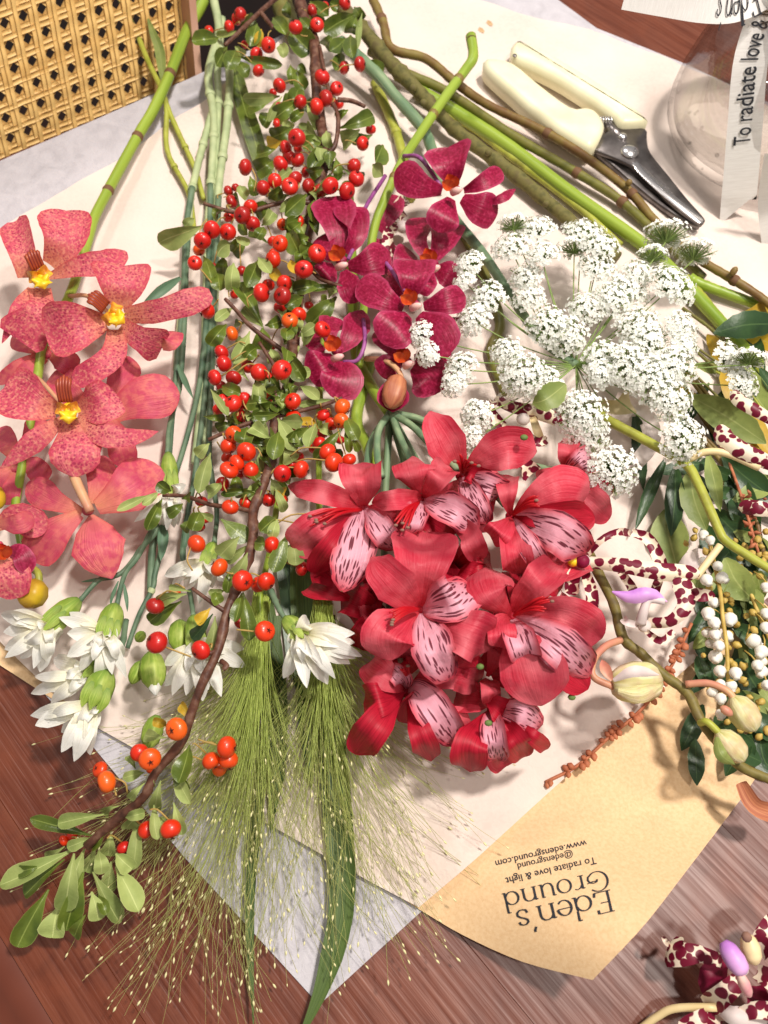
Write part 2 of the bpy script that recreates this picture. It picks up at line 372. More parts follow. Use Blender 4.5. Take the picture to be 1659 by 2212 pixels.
# ================================================================== the setting: table, floor, chair
GA = math.radians(-48.0)
GD = Vector((math.cos(GA), math.sin(GA), 0)); GP = Vector((-GD.y, GD.x, 0))      # along / across the boards
def m_wood(name):
    m = Mat(name, .5, .4, 1.0); m.b.inputs['Coat IOR'].default_value = 1.6; o = m.coord('Object'); m.b.inputs['Coat Roughness'].default_value = .37
    m.b.inputs['Anisotropic'].default_value = .75; cg = m.n('ShaderNodeCombineXYZ'); cg.inputs[0].default_value = GD.x; cg.inputs[1].default_value = GD.y; m.l(cg.outputs[0], m.b.inputs['Tangent'])
    g = m.mapping(o, (14, 420, 60)); f = m.noise(g, 1.0, 4, .2); big = m.noise(m.mapping(o, (5, 26, 1)), 1.0, 3, .4)
    fl = m.noise(m.mapping(o, (60, 60, 60)), 1.0, 4, .8)
    c = m.ramp(f, [(.3, lin(82, 32, 13)), (.5, lin(104, 46, 20)), (.75, lin(122, 60, 29))])
    c = m.mix(m.ramp(big, [(.35, .6), (.65, 0.0)]), c, lin(84, 34, 16))
    c = m.mix(m.ramp(fl, [(.4, 0.0), (.7, .35)]), c, lin(126, 60, 30))
    hs = m.n('ShaderNodeHueSaturation'); m.l(c, hs.inputs['Color'])
    m.l(m.math('ADD', m.math('MULTIPLY', m.rnd(), .12), .94), hs.inputs['Value']); m.col(hs.outputs[0])
    m.l(m.ramp(f, [(.3, .62), (.7, .45)]), m.b.inputs['Roughness']); m.l(m.ramp(f, [(.35, .35), (.65, 1.0)]), m.b.inputs['Coat Weight'])
    m.bump(f, .55, .0012); return m.m
MT['wood'] = m_wood('reddish_table_wood')
MT['woodedge'] = noisy('worn_table_edge', lin(88, 40, 26), lin(110, 56, 40), 14, .5, .4)
MT['floor'] = noisy('dark_floor', lin(40, 20, 15), lin(58, 30, 22), 6, .5, .3)
mb = MB(); mb.add([(-3, -3, -.74), (3, -3, -.74), (3, 3, -.74), (-3, 3, -.74)], [(0, 1, 2, 3)])
part('floor', mb, MT['floor'], kind='structure', smooth=False, origin=(0, 0, -.74))
e0 = Vector(P(0, 1977)); e0 -= GP * .004                     # a point on the near-left table edge
far0 = P(0, 345).dot(GD); far1 = P(420, 165).dot(GD)
LO = min(far0, far1) * .5 + max(far0, far1) * .5             # far end of the boards (along the grain, measured from origin)
table = thing('table', 'reddish brown wooden table with grooved boards under the papers', 'table', (0, 0, 0))
a0, a1 = LO, 0.62
q0 = e0.dot(GP)
EDGEN = math.radians(0)
def tb(a, q, z): return GD * a + GP * q + Vector((0, 0, z))
# far edge of the table runs at an angle of 34 degrees through P(0,345), P(420,165)
A_, B_ = P(0, 345), P(420, 165); ED = (B_ - A_).normalized()
def end_a(q):            # parameter a where the far edge crosses the across-coordinate q
    n = Vector((-ED.y, ED.x, 0)); return (n.dot(A_) - n.dot(GP * q)) / n.dot(GD)
edges = [q0, q0 + .105]
sq = P(1016, 2046).dot(GP); k = sq
while k > q0 + .12: k -= .113
edges = [q0]; k += 0
while k < q0 + .9: edges.append(k); k += .113
for i in range(len(edges) - 1):
    ql, qr = edges[i] + .00005, edges[i + 1] - .00005
    z = random.uniform(-.0003, .0003); c = .0001
    mb = MB(); al, ar = end_a(ql), end_a(qr)
    top = [tb(al, ql + c, z), tb(a1, ql + c, z), tb(a1, qr - c, z), tb(ar, qr - c, z)]
    mid = [tb(al, ql, z - c), tb(a1, ql, z - c), tb(a1, qr, z - c), tb(ar, qr, z - c)]
    bot = [p - Vector((0, 0, .03)) for p in mid]
    mb.add(top + mid + bot, [(0, 1, 2, 3)] + [(4 + j, 4 + (j + 1) % 4, (j + 1) % 4, j) for j in range(4)] + [(8 + j, 8 + (j + 1) % 4, 4 + (j + 1) % 4, 4 + j) for j in range(4)] + [(11, 10, 9, 8)])
    o = part('plank', mb, MT['wood'], table, smooth=False, origin=(0, 0, 0))
    # grain runs along the board: object coordinates turned to the board's own axes
    Rm = Matrix.Rotation(-GA, 4, 'Z'); o.data.transform(Rm); o.rotation_euler = (0, 0, GA)
mb = MB(); prof = [(0, -.0012), (-.004, -.0006), (-.010, -.002), (-.013, -.004), (-.016, -.004), (-.03, -.009), (-.05, -.018), (-.062, -.03), (-.066, -.045)]
vs = []; aa = end_a(q0)
for (dq, z) in prof: vs += [tb(aa, q0 + dq - .0004, z), tb(a1, q0 + dq - .0004, z)]
mb.add(vs, [(2 * j, 2 * j + 1, 2 * j + 3, 2 * j + 2) for j in range(len(prof) - 1)])
part('edge_moulding', mb, MT['woodedge'], table, smooth=True, origin=(0, 0, 0))
mb = MB()
for (x, q) in ((a1 - .05, q0 + .05), (a1 - .05, q0 + .8), (LO + .12, q0 + .2), (LO + .12, q0 + .8)):
    mb2 = MB(); mb2.tube([tb(x, q, -.74), tb(x, q, -.03)], .03, 12); part('leg', mb2, MT['woodedge'], table)

# ------------------------------------------------------------------ chair with woven cane back
MT['cane'] = noisy('honey_cane', lin(212, 168, 96), lin(232, 194, 124), 60, .5, .4, c3=lin(220, 178, 108))
MT['chairwood'] = noisy('pale_chair_wood', lin(186, 142, 120), lin(212, 172, 150), 30, .5, .4)
MT['black'] = plain('black_fabric', lin(16, 11, 10), .9, .2)
chair = thing('chair', 'chair with woven honey cane back behind the table', 'chair', P(200, 260, 0) + Vector((-.05, .06, -.74)))
CO = P(402, 176, 0) + Vector((-ED.y, ED.x, 0)).normalized() * .02 + ED * .007 - Vector((0, 0, .01))           # lower right corner of the cane panel
CA = -ED                                                     # along the back, towards the left
CB = (Vector((0, 0, 1)) + Vector((-ED.y, ED.x, 0)).normalized() * .35 + ED * .32).normalized()   # up and reclined
CN = CA.cross(CB).normalized()
PITCH = .0124
def cp(u, v, w=0): return CO + CA * u + CB * v + CN * w
def strand(p, q, w, off, ph):
    mb = MB(); n = max(4, int((Vector(q) - Vector(p)).length / (PITCH / 4))); d = (Vector(q) - Vector(p)).normalized(); s = Vector((-d.y, d.x))
    vs = []
    for i in range(n + 1):
        c = Vector(p).lerp(Vector(q), i / n); z = off + .0005 * math.sin(ph + i * math.pi / 2)
        for (k, zz) in ((-1, 0), (-.5, .0006), (.5, .0006), (1, 0)):
            e = c + s * (w * k); vs.append(cp(e.x, e.y, z + zz))
    mb.add(vs, [(i * 4 + k, i * 4 + k + 1, i * 4 + k + 5, i * 4 + k + 4) for i in range(n) for k in range(3)])
    part('cane_strand', mb, MT['cane'], chair)
NX, NY = 21, 17; Wd, Hd = NX * PITCH, NY * PITCH; V0 = -4 * PITCH
for i in range(NX + 1):
    for s in (-1, 1): strand((i * PITCH + s * .0015, V0), (i * PITCH + s * .0015, V0 + Hd), .00135, .0000 + .0004 * s, i)
for j in range(NY + 1):
    for s in (-1, 1): strand((0, V0 + j * PITCH + s * .0015), (Wd, V0 + j * PITCH + s * .0015), .00135, .0008 + .0004 * s, j)
for k in range(-NY, NX + 1):
    a = (max(0, k + .5) * PITCH, V0 + max(0, -k - .5) * PITCH); L = min(Wd - a[0], Hd - (a[1] - V0))
    if L > PITCH: strand(a, (a[0] + L, a[1] + L), .0021, .0015, k)
for k in range(0, NX + NY + 1):
    x = min(k + .5, NX); a = (x * PITCH, V0 + (k + .5 - x) * PITCH); L = min(a[0], Hd - (a[1] - V0))
    if L > PITCH: strand(a, (a[0] - L, a[1] + L), .0021, .0020, k)
def cbox(u0, u1, v0, v1, w0, w1, mat, name):
    mb = MB(); c = .002
    mb.prism([cp(u0 + c, v0, w1), cp(u1 - c, v0, w1), cp(u1 - c, v1, w1), cp(u0 + c, v1, w1)], [cp(u0, v0, w0), cp(u1, v0, w0), cp(u1, v1, w0), cp(u0, v1, w0)])
    return part(name, mb, mat, chair, smooth=False)
cbox(-.0055, -.0005, V0 - .1, V0 + Hd + .05, -.02, .004, MT['chairwood'], 'back_frame')
cbox(Wd, Wd + .02, V0 - .1, V0 + Hd + .05, -.02, .004, MT['chairwood'], 'back_frame')
cbox(0, Wd, V0 - .03, V0 - .002, -.02, .004, MT['chairwood'], 'back_frame')
cbox(0, Wd, V0 + Hd, V0 + Hd + .03, -.02, .004, MT['chairwood'], 'back_frame')
cbox(-.0080, Wd + .02, V0 - .40, V0 - .1, -.02, .002, MT['chairwood'], 'apron')
for u in (-.004, Wd + .01):
    mb = MB(); p = cp(u, V0 - .4, -.01); mb.tube([p + Vector((0, 0, .02)), Vector((p.x, p.y, -.739))], .012, 8); part('leg', mb, MT['chairwood'], chair)

# ------------------------------------------------------------------ papers
def sheet(poly, lift, res=.006):
    """flat sheet cut to an outline, then bent by lift(x, y) in metres"""
    bm = bmesh.new(); f = bm.faces.new([bm.verts.new((p[0], p[1], 0)) for p in poly])
    xs = [p[0] for p in poly]; ys = [p[1] for p in poly]
    for ax, lo, hi in ((0, min(xs), max(xs)), (1, min(ys), max(ys))):
        c = math.floor(lo / res) * res + res
        while c < hi:
            no = (1, 0, 0) if ax == 0 else (0, 1, 0); co = (c, 0, 0) if ax == 0 else (0, c, 0)
            bmesh.ops.bisect_plane(bm, geom=bm.verts[:] + bm.edges[:] + bm.faces[:], plane_co=co, plane_no=no, dist=1e-7); c += res
    bm.verts.index_update(); mb = MB()
    mb.add([(v.co.x, v.co.y, lift(v.co.x, v.co.y)) for v in bm.verts], [tuple(v.index for v in f.verts) for f in bm.faces],
           [(v.co.x, v.co.y) for v in bm.verts]); bm.free(); return mb
def smooth01(t): t = max(0, min(1, t)); return t * t * (3 - 2 * t)
def wr(x, y, a, s, seed): return a * (noise.noise((x * s, y * s, seed)) + .5 * noise.noise((x * s * 2.3, y * s * 2.3, seed + 3)))
def fold(x, y):                  # creases in the inner wrap
    c = 0
    for (px_, py_, dx, dy, w, a) in FOLDS:
        d = (x - px_) * -dy + (y - py_) * dx; c += a * math.exp(-(d / w) ** 2)
    return c
FOLDS = []
for (xa, ya, xb, yb, w, a) in ((300, 520, 330, 420, .010, .0022), (1000, 40, 1400, 210, .012, .003), (1430, 330, 1659, 520, .010, .003), (1200, 640, 1500, 840, .012, .003),
                               (1100, 1750, 1000, 1900, .009, .0012), (700, 400, 760, 700, .012, .003), (1340, 1100, 1300, 1500, .009, .002), (250, 1200, 500, 1320, .008, .002)):
    p, q = P(xa, ya), P(xb, yb); d = (q - p).normalized(); FOLDS.append((p.x, p.y, d.x, d.y, w, a))
KC = P(1280, 2117, 48)
KD = (KC - P(1190, 1700, 0)); KD.z = 0; KL = KD.length; KD = KD.normalized()
def lift_kraft(x, y):
    s = ((Vector((x, y, 0)) - Vector((KC.x, KC.y, 0))).dot(KD) + KL) / KL
    d2 = (Vector((x, y, 0)) - P(960, 1975, 0)).dot((P(1430, 1600, 0) - P(960, 1975, 0)).normalized())
    return .0014 + .048 * smooth01((s - .05) / .95) * smooth01((d2 + .01) / .07) + wr(x, y, .0006, 14, 2)
def lift_cream(x, y):
    k = lift_kraft(x, y)
    return k + .0012 + .0006 + wr(x, y, .0013, 22, 9) * .5 + .0007 * abs(noise.noise((x * 34, y * 34, 5))) + .0005 * abs(noise.noise((x * 80, y * 80, 7))) + fold(x, y) * .8 + .0004
def lift_grey(x, y): return .0006 + .0002 * noise.noise((x * 60, y * 60, 4))
def on(x, y, lift, up=0.0):
    h = 0
    for i in range(8):
        p = P(x, y, h); h = (lift(p.x, p.y) + up) * 1000
    return P(x, y, h)
def spl(pts, n):
    return [(v.x, v.y) for v in catmull([Vector((a, b, 0)) for a, b in pts], n)]
def m_paper(name, a, b, scale, fib, rough=.8, bump=.25, trans=.0):
    m = Mat(name, rough, .2, 0, trans); o = m.coord('Object')
    n1 = m.noise(o, scale, 4); n2 = m.noise(o, fib, 3, .6); c = m.mix(m.math('MULTIPLY', m.ramp(n2, [(.35, 0.0), (.65, 1.0)]), .5), m.ramp(n1, [(.35, a), (.65, b)]), b)
    m.col(c).bump(n2, bump, .0006); return m
mk = m_paper('kraft_paper', lin(214, 178, 134), lin(226, 194, 152), 700, 1500, .75, .12)
sp = mk.voro(mk.coord('Object'), 260); 
MT['kraft'] = mk.m
MT['cream'] = m_paper('cream_tissue', lin(224, 206, 196), lin(236, 222, 212), 18, 420, .85, .3, .12).m
def m_grey():
    m = Mat('grey_fibre_tissue', .85, .15); o = m.coord('Object')
    n1 = m.noise(m.mapping(o, (1, 1, 1), (0, 0, .7)), 60, 5, 1.5); n2 = m.noise(o, 420, 3, 1.0)
    c = m.ramp(n1, [(.3, lin(172, 169, 176)), (.62, lin(192, 189, 196))]); c = m.mix(m.math('MULTIPLY', n2, .5), c, lin(206, 202, 206))
    m.col(c).bump(n2, .5, .0008); return m.m
MT['grey'] = m_grey()
gp = [(690, 2170), (400, 1853), (200, 1611), (-200, 1180), (-220, 460), (-120, 402), (410, 171), (900, -60), (1190, -10), (1289, 63), (1473, 137), (1720, 250), (1900, 900), (1300, 1620), (892, 1985)]
part('tissue_sheet', sheet([P(x, y) for x, y in gp], lift_grey), MT['grey'], origin=(0, 0, 0), smooth=True,
     label='mottled grey tissue sheet lying directly on the table, edges peeking out below the cream wrap', cat='tissue paper')
kp = [on(x, y, lift_kraft) for x, y in [(1280, 2117)]]
kp += [on(x, y, lift_kraft) for x, y in spl([(1280, 2117), (1130, 2078), (1000, 2020), (905, 1964)], 12)[1:]]
kp += [on(x, y, lift_kraft) for x, y in [(700, 1835), (500, 1690), (300, 1590), (110, 1508), (0, 1437), (-160, 1330), (100, 1100), (1100, 760), (1750, 1400)]]
kp += [on(x, y, lift_kraft) for x, y in spl([(1659, 1640), (1600, 1727), (1480, 1885), (1390, 2000), (1280, 2117)], 16)[:-1]]
kraft = part('kraft_sheet', sheet(kp, lift_kraft, .005), MT['kraft'], origin=(0, 0, 0),
     label='tan kraft paper with printed shop name, its corner curling off the table', cat='kraft paper')
cpz = [(905, 1960), (800, 1905), (500, 1735), (207, 1570), (82, 1466), (0, 1386), (-260, 1140), (-240, 700), (0, 493), (280, 330), (447, 213), (600, 90), (700, 20), (850, -60), (1106, 23), (1273, 63), (1406, 113), (1569, 180), (1800, 300), (1900, 1050), (1659, 1290), (1430, 1490), (1160, 1735)]
part('wrap_sheet', sheet([on(x, y, lift_cream) for x, y in cpz], lift_cream, .005), MT['cream'], origin=(0, 0, 0),
     label='large cream tissue wrap spread under the flowers', cat='tissue paper')
# ------------------------------------------------------------------ lettering
MT['ink'] = plain('dark_ink', lin(48, 50, 56), .7, .2)
def sans(txt):
    c = bpy.data.curves.new('t', 'FONT'); c.body = txt; c.resolution_u = 3; c.offset = .008
    o = bpy.data.objects.new('t', c); COL.objects.link(o); bpy.context.view_layer.update()
    me = o.to_mesh(); vs = [(v.co.x, v.co.y) for v in me.vertices]; fs = [tuple(p.vertices) for p in me.polygons]
    o.to_mesh_clear(); bpy.data.objects.remove(o); bpy.data.curves.remove(c); return vs, fs
def arc(cx, cy, rx, ry, a0, a1, n=14):
    return [(cx + rx * math.cos(math.radians(a0 + (a1 - a0) * i / n)), cy + ry * math.sin(math.radians(a0 + (a1 - a0) * i / n))) for i in range(n + 1)]
GL = {   # advance, strokes
 'E': (.56, [[(.1, 0), (.1, .72)], [(.0, .705), (.44, .705)], [(.44, .71), (.45, .58)], [(.1, .37), (.34, .37)], [(.0, .015), (.46, .015)], [(.46, .01), (.49, .15)]]),
 'd': (.56, [arc(.25, .245, .21, .245, 20, 340), [(.46, 0), (.46, .78)], [(.37, .77), (.46, .78)], [(.46, .01), (.54, .01)]]),
 'e': (.47, [[(.05, .27), (.42, .27)], arc(.235, .25, .195, .25, 5, 320)]),
 'n': (.6, [[(.1, 0), (.1, .5)], [(.02, .48), (.1, .5)], [(.1, .36), (.16, .46), (.26, .505), (.36, .495), (.43, .43), (.455, .34), (.455, 0)], [(.02, .01), (.18, .01)], [(.38, .01), (.54, .01)]]),
 "'": (.16, [[(.1, .8), (.1, .74), (.05, .64)]]),
 's': (.4, [[(.32, .38), (.3, .46), (.22, .5), (.13, .49), (.07, .42), (.08, .35), (.16, .29), (.26, .24), (.33, .17), (.33, .08), (.26, .01), (.17, 0), (.08, .03), (.05, .13)]]),
 'G': (.78, [arc(.38, .36, .33, .37, 45, 300, 22) + [(.66, .14), (.68, .25), (.62, .36), (.5, .4), (.4, .36), (.38, .28)], [(.42, .335), (.56, .33), (.72, .37)]]),
 'r': (.42, [[(.1, 0), (.1, .5)], [(.02, .48), (.1, .5)], [(.1, .34), (.17, .45), (.27, .5), (.36, .47)], [(.02, .01), (.2, .01)]]),
 'o': (.54, [arc(.26, .25, .215, .25, 0, 360, 24)]),
 'u': (.6, [[(.1, .5), (.1, .16), (.14, .05), (.22, 0), (.32, .01), (.4, .07), (.45, .16)], [(.45, .5), (.45, 0)], [(.02, .49), (.1, .5)], [(.37, .49), (.45, .5)], [(.45, .01), (.54, .01)]]),
}
def serif(txt, thin=.03, thick=.075):
    vs, fs = [], []; x0 = 0
    for ch in txt:
        adv, strokes = GL[ch]
        for st in strokes:
            pts = [Vector(p) for p in st]
            for i, p in enumerate(pts):
                d = (pts[min(i + 1, len(pts) - 1)] - pts[max(i - 1, 0)]).normalized(); nrm = Vector((-d.y, d.x))
                w = (thin + (thick - thin) * abs(d.y) ** 1.3) / 2
                for s in (-1, 1): q = p + nrm * (w * s); vs.append((q.x + x0, q.y))
            b = len(vs) - 2 * len(pts)
            fs += [(b + 2 * i, b + 2 * i + 1, b + 2 * i + 3, b + 2 * i + 2) for i in range(len(pts) - 1)]
        x0 += adv
    return vs, fs
def print_on(name, glyphs, origin, right, up, width, lift, parent, mat, hscale=1.0):
    vs, fs = glyphs; x0 = min(v[0] for v in vs); x1 = max(v[0] for v in vs); k = width / (x1 - x0)
    mb = MB(); out = []
    for (a, b) in vs:
        a = (a - x0) * k; b = b * k * hscale; X = origin[0] + right[0] * a + up[0] * b; Y = origin[1] + right[1] * a + up[1] * b
        out.append(on(X, Y, lift, .00025))
    mb.add(out, fs); return part(name, mb, mat, parent, smooth=False)
RD, UP = (-.974, .226), (.226, .974)
for txt, g, org, wd, hs in (("Eden's", serif("Eden's"), (1318, 1921), 210, .86), ('Ground', serif('Ground'), (1310, 1878), 232, .86),
    ('To', sans('To radiate love & light'), (1286, 1851), 200, 1), ('at', sans('@edensground'), (1236, 1838), 122, 1), ('www', sans('www.edensground.com'), (1266, 1814), 202, 1)):
    print_on('printed_lettering', g, org, RD, UP, wd, lift_kraft, kraft, MT['ink'], hs)

# ------------------------------------------------------------------ secateurs
MT['cream_grip'] = noisy('cream_plastic', lin(230, 224, 186), lin(240, 236, 204), 60, .38, .45)
MT['steel'] = noisy('dark_steel', lin(96, 90, 90), lin(140, 134, 132), 90, .32); 
for nm in ('steel',): MT[nm].node_tree.nodes['Principled BSDF'].inputs['Metallic'].default_value = .9
MT['steel_b'] = plain('ground_steel', lin(226, 224, 226), .25, metal=1)
sec = thing('secateurs', 'secateurs with cream handles lying on the wrap beside the glass vase', 'secateurs', P(1300, 290, 3))
def slab(poly, h0, h1, name, mat, parent=sec, bev=1.6):
    pts = spl(poly + [poly[0]], len(poly) * 3)[:-1]
    base = [P(x, y, (h0 + h1) / 2) for x, y in pts]; c = sum(base, Vector()) / len(base)
    mb = MB(); n = len(base); vs = []; hm = (h0 + h1) / 2000
    lev = [(h1 - h0) / 2000, (h1 - h0) / 2000 - bev / 1000 * .7, -(h1 - h0) / 2000 + bev / 1000 * .7, -(h1 - h0) / 2000]; ins = [bev / 1000, 0, 0, bev / 1000]
    for dz, ins_ in zip(lev, ins):
        for i, p in enumerate(base):
            t = (base[(i + 1) % n] - base[i - 1]); nrm = Vector((t.y, -t.x, 0)).normalized()
            if nrm.dot(p - c) < 0 and False: nrm = -nrm
            vs.append(p - nrm * ins_ * SG + Vector((0, 0, dz)))
    fs = [tuple(range(n)), tuple(range(4 * n - 1, 3 * n - 1, -1))]
    for L in range(3): fs += [(L * n + i, (L + 1) * n + i, (L + 1) * n + (i + 1) % n, L * n + (i + 1) % n) for i in range(n)]
    mb.add(vs, fs); return part(name, mb, mat, parent, smooth=True)
SG = -1
upper = [(1102, 118), (1112, 106), (1126, 105), (1190, 134), (1290, 194), (1345, 232), (1388, 266), (1392, 279), (1362, 283), (1334, 281), (1312, 256), (1215, 192), (1150, 158), (1108, 138)]
lower = [(1042, 150), (1058, 141), (1106, 152), (1160, 196), (1228, 246), (1262, 247), (1284, 256), (1300, 282), (1296, 304), (1272, 336), (1225, 311), (1160, 265), (1100, 214), (1050, 168)]
def poly_cw(p): return sum(p[i][0] * p[(i + 1) % len(p)][1] - p[(i + 1) % len(p)][0] * p[i][1] for i in range(len(p)))
SG = 1 if poly_cw(upper) < 0 else -1
hu = slab(upper, 5, 18, 'handle', MT['cream_grip'], bev=3.2)
hl = slab(lower, 5, 19, 'handle', MT['cream_grip'], bev=3.6)
mb = MB(); mb.ball(P(1112, 120, 18), px(P(1112, 120, 18), 5), 12, 6, (1, 1, .5)); part('lock_pin', mb, MT['steel'], hu)
SG = 1
b1 = [(1284, 306), (1318, 284), (1340, 279), (1392, 282), (1396, 306), (1404, 334), (1442, 382), (1482, 432), (1519, 474), (1518, 484), (1506, 484), (1440, 436), (1376, 372), (1330, 346), (1278, 324)]
SG = 1 if poly_cw(b1) < 0 else -1
bl = slab(b1, 10, 13, 'blade', MT['steel'], bev=.6)
b2 = [(1268, 322), (1330, 349), (1372, 374), (1440, 438), (1508, 487), (1492, 488), (1430, 452), (1360, 396), (1310, 352)]
slab(b2, 5.5, 9.5, 'blade', MT['steel'], bev=.6)
fc = [(1364, 354), (1380, 352), (1440, 408), (1500, 458), (1518, 474), (1514, 482), (1498, 476), (1432, 424), (1380, 376)]
o = slab(fc, 12.6, 13.4, 'ground_edge', MT['steel_b'], bl, bev=.3)
mb = MB(); mb.ball(P(1360, 328, 13.5), px(P(1360, 328, 13), 20), 20, 10, (1, 1, .45)); part('pivot_bolt', mb, MT['steel_b'], sec)
mb = MB(); mb.ball(P(1345, 294, 13.2), px(P(1345, 294, 13), 10), 14, 8, (1, 1, .5)); part('screw', mb, MT['steel_b'], sec)
mb = MB(); pts = []; s0, s1 = P(1288, 262, 12), P(1322, 262, 12); ax = (s1 - s0); rr = px(s0, 9)
for i in range(97):
    a = i / 96 * 2 * math.pi * 6; pts.append(s0 + ax * (i / 96) + Vector((0, math.cos(a), math.sin(a))) * rr)
mb.tube(pts, .0006, 6); part('spring', mb, MT['steel_b'], sec)
mb = MB(); mb.tube([P(1311, 268, 10), P(1322, 284, 10), P(1338, 300, 10)], [.004, .004, .004], 8); part('spring_arm', mb, MT['steel'], sec)

# ------------------------------------------------------------------ glass vase and its ribbon
def m_glass():
    m = Mat('clear_glass'); tr = m.n('ShaderNodeBsdfTransparent'); lw0 = m.n('ShaderNodeLayerWeight'); lw0.inputs[0].default_value = .5; m.l(m.ramp(lw0.outputs['Facing'], [(0, (.96, .955, .95, 1)), (.6, (.92, .91, .90, 1)), (.88, (.78, .77, .77, 1)), (1, (.6, .59, .6, 1))]), tr.inputs[0])
    gl = m.n('ShaderNodeBsdfGlossy'); gl.inputs['Roughness'].default_value = .03
    lw = m.n('ShaderNodeLayerWeight'); lw.inputs[0].default_value = .35
    mx = m.n('ShaderNodeMixShader'); f = m.ramp(lw.outputs['Facing'], [(0, .06), (.5, .12), (.8, .38), (1, .9)])
    m.l(f, mx.inputs[0]); m.l(tr.outputs[0], mx.inputs[1]); m.l(gl.outputs[0], mx.inputs[2]); m.l(mx.outputs[0], m.out.inputs[0]); return m.m
MT['glass'] = m_glass()
vb = P(1632, 318, 0); vb.z = .0045
vase = thing('glass_vase', 'clear glass vase with white ribbon standing at the edge of the wrap', 'vase', vb)
def lathe(prof, c, seg=48):
    mb = MB(); vs = []
    for (r, z) in prof: vs += [Vector((c.x + r * math.cos(2 * math.pi * k / seg), c.y + r * math.sin(2 * math.pi * k / seg), c.z + z)) for k in range(seg)]
    mb.add(vs, [(i * seg + k, i * seg + (k + 1) % seg, (i + 1) * seg + (k + 1) % seg, (i + 1) * seg + k) for i in range(len(prof) - 1) for k in range(seg)]); return mb
outer = [(r * 1.12, z * 1.05) for r, z in [(.0005, .0), (.038, .0), (.047, .002), (.053, .006), (.0565, .013), (.0575, .022), (.0565, .034), (.053, .050), (.047, .070), (.041, .092), (.037, .115), (.036, .14), (.038, .16), (.0385, .162)]]
inner = [(r * 1.12, z * 1.05) for r, z in [(.0375, .162), (.035, .14), (.0358, .115), (.0398, .092), (.0455, .070), (.0513, .05), (.0545, .034), (.055, .022), (.053, .013), (.048, .0085), (.04, .0065), (.0005, .006)]]
part('body', lathe(outer + inner, vb), MT['glass'], vase, origin=vb)
mb = MB()
for i in range(22):
    a = random.uniform(2.4, 5.0); z = random.uniform(.010, .045); r = .0625 + random.uniform(-.001, 0)
    mb2 = MB(); mb2.ball(vb + Vector((r * math.cos(a), r * math.sin(a), z)), random.uniform(.0006, .0013), 8, 6)
    part('water_drop', mb2, MT['glass'], vase)
def m_rib():
    m = Mat('white_ribbon', .5, .3, 0, .12); u, v = m.uv(); f = m.noise(m.mapping(m.coord('UV'), (2, 160, 1)), 1.0, 2)
    m.col(m.ramp(f, [(.3, lin(234, 232, 228)), (.7, lin(246, 245, 242))])).bump(f, .3, .0003); return m.m
MT['ribbon'] = m_rib()
rib = thing('ribbon', 'white printed ribbon tied round the neck of the glass vase', 'ribbon', P(1640, 30, 100))
def strip(pts, w, name, parent, nv=4, roll=0, n=24, cup=.02):
    C = catmull([P(*p) for p in pts], n); mb = MB(); mb.ribbon(C, [px(c, w / 2) for c in C], cup, roll, nv=nv); return part(name, mb, MT['ribbon'], parent), C
t1, C1 = strip([(1672, -40, 104), (1652, 30, 98), (1622, 130, 82), (1610, 260, 56), (1602, 360, 34), (1594, 452, 12)], 70, 'tail', rib)
# slanted cut end of the hanging tail
for k in range(5):
    v = t1.data.vertices[len(t1.data.vertices) - 5 + k]; d = (C1[-1] - C1[-2]).normalized(); v.co += d * ((k / 4 - .5) * .018)
mb = MB(); vs, fs = sans('To radiate love & light'); x0, x1 = min(a for a, b in vs), max(a for a, b in vs); out = []
L0, L1 = .70, .10                                           # text runs from low on the tail upwards
for (a, b) in vs:
    t = L0 + (L1 - L0) * (a - x0) / (x1 - x0); s = t * (len(C1) - 1); i = min(int(s), len(C1) - 2); p = C1[i].lerp(C1[i + 1], s - i)
    T = (C1[i + 1] - C1[i]).normalized(); S = T.cross((CAM - p).normalized()).normalized(); N = S.cross(T).normalized()
    k = (.245 / (x1 - x0)) * .52
    out.append(p + S * ((b - .27) * k * .9) + N * .0007)
mb.add(out, fs); part('printed_lettering', mb, MT['ink'], t1, smooth=False)
t2, C2 = strip([(1352, -16, 112), (1440, 0, 112), (1530, 14, 111), (1600, 10, 108), (1680, -30, 104)], 62, 'tail', rib)
mb = MB(); vs, fs = serif("Eden's"); out = []
x0, x1 = min(a for a, b in vs), max(a for a, b in vs)
for (a, b) in vs:
    t = .86 - .30 * (a - x0) / (x1 - x0); s = t * (len(C2) - 1); i = min(int(s), len(C2) - 2); p = C2[i].lerp(C2[i + 1], s - i)
    T = (C2[i + 1] - C2[i]).normalized(); S = T.cross((CAM - p).normalized()).normalized(); N = S.cross(T).normalized()
    out.append(p + S * ((b - .25) * .022 * 1 - .002) + N * .0008)
mb.add(out, fs); part('printed_lettering', mb, MT['ink'], t2, smooth=False)
strip([(1690, 330, 60), (1676, 430, 30), (1684, 520, 8)], 70, 'tail', rib)
mb = MB(); kk = P(1668, -10, 104); mb.ball(kk, .009, 12, 8, (1.2, .8, .9)); part('knot', mb, MT['ribbon'], rib)
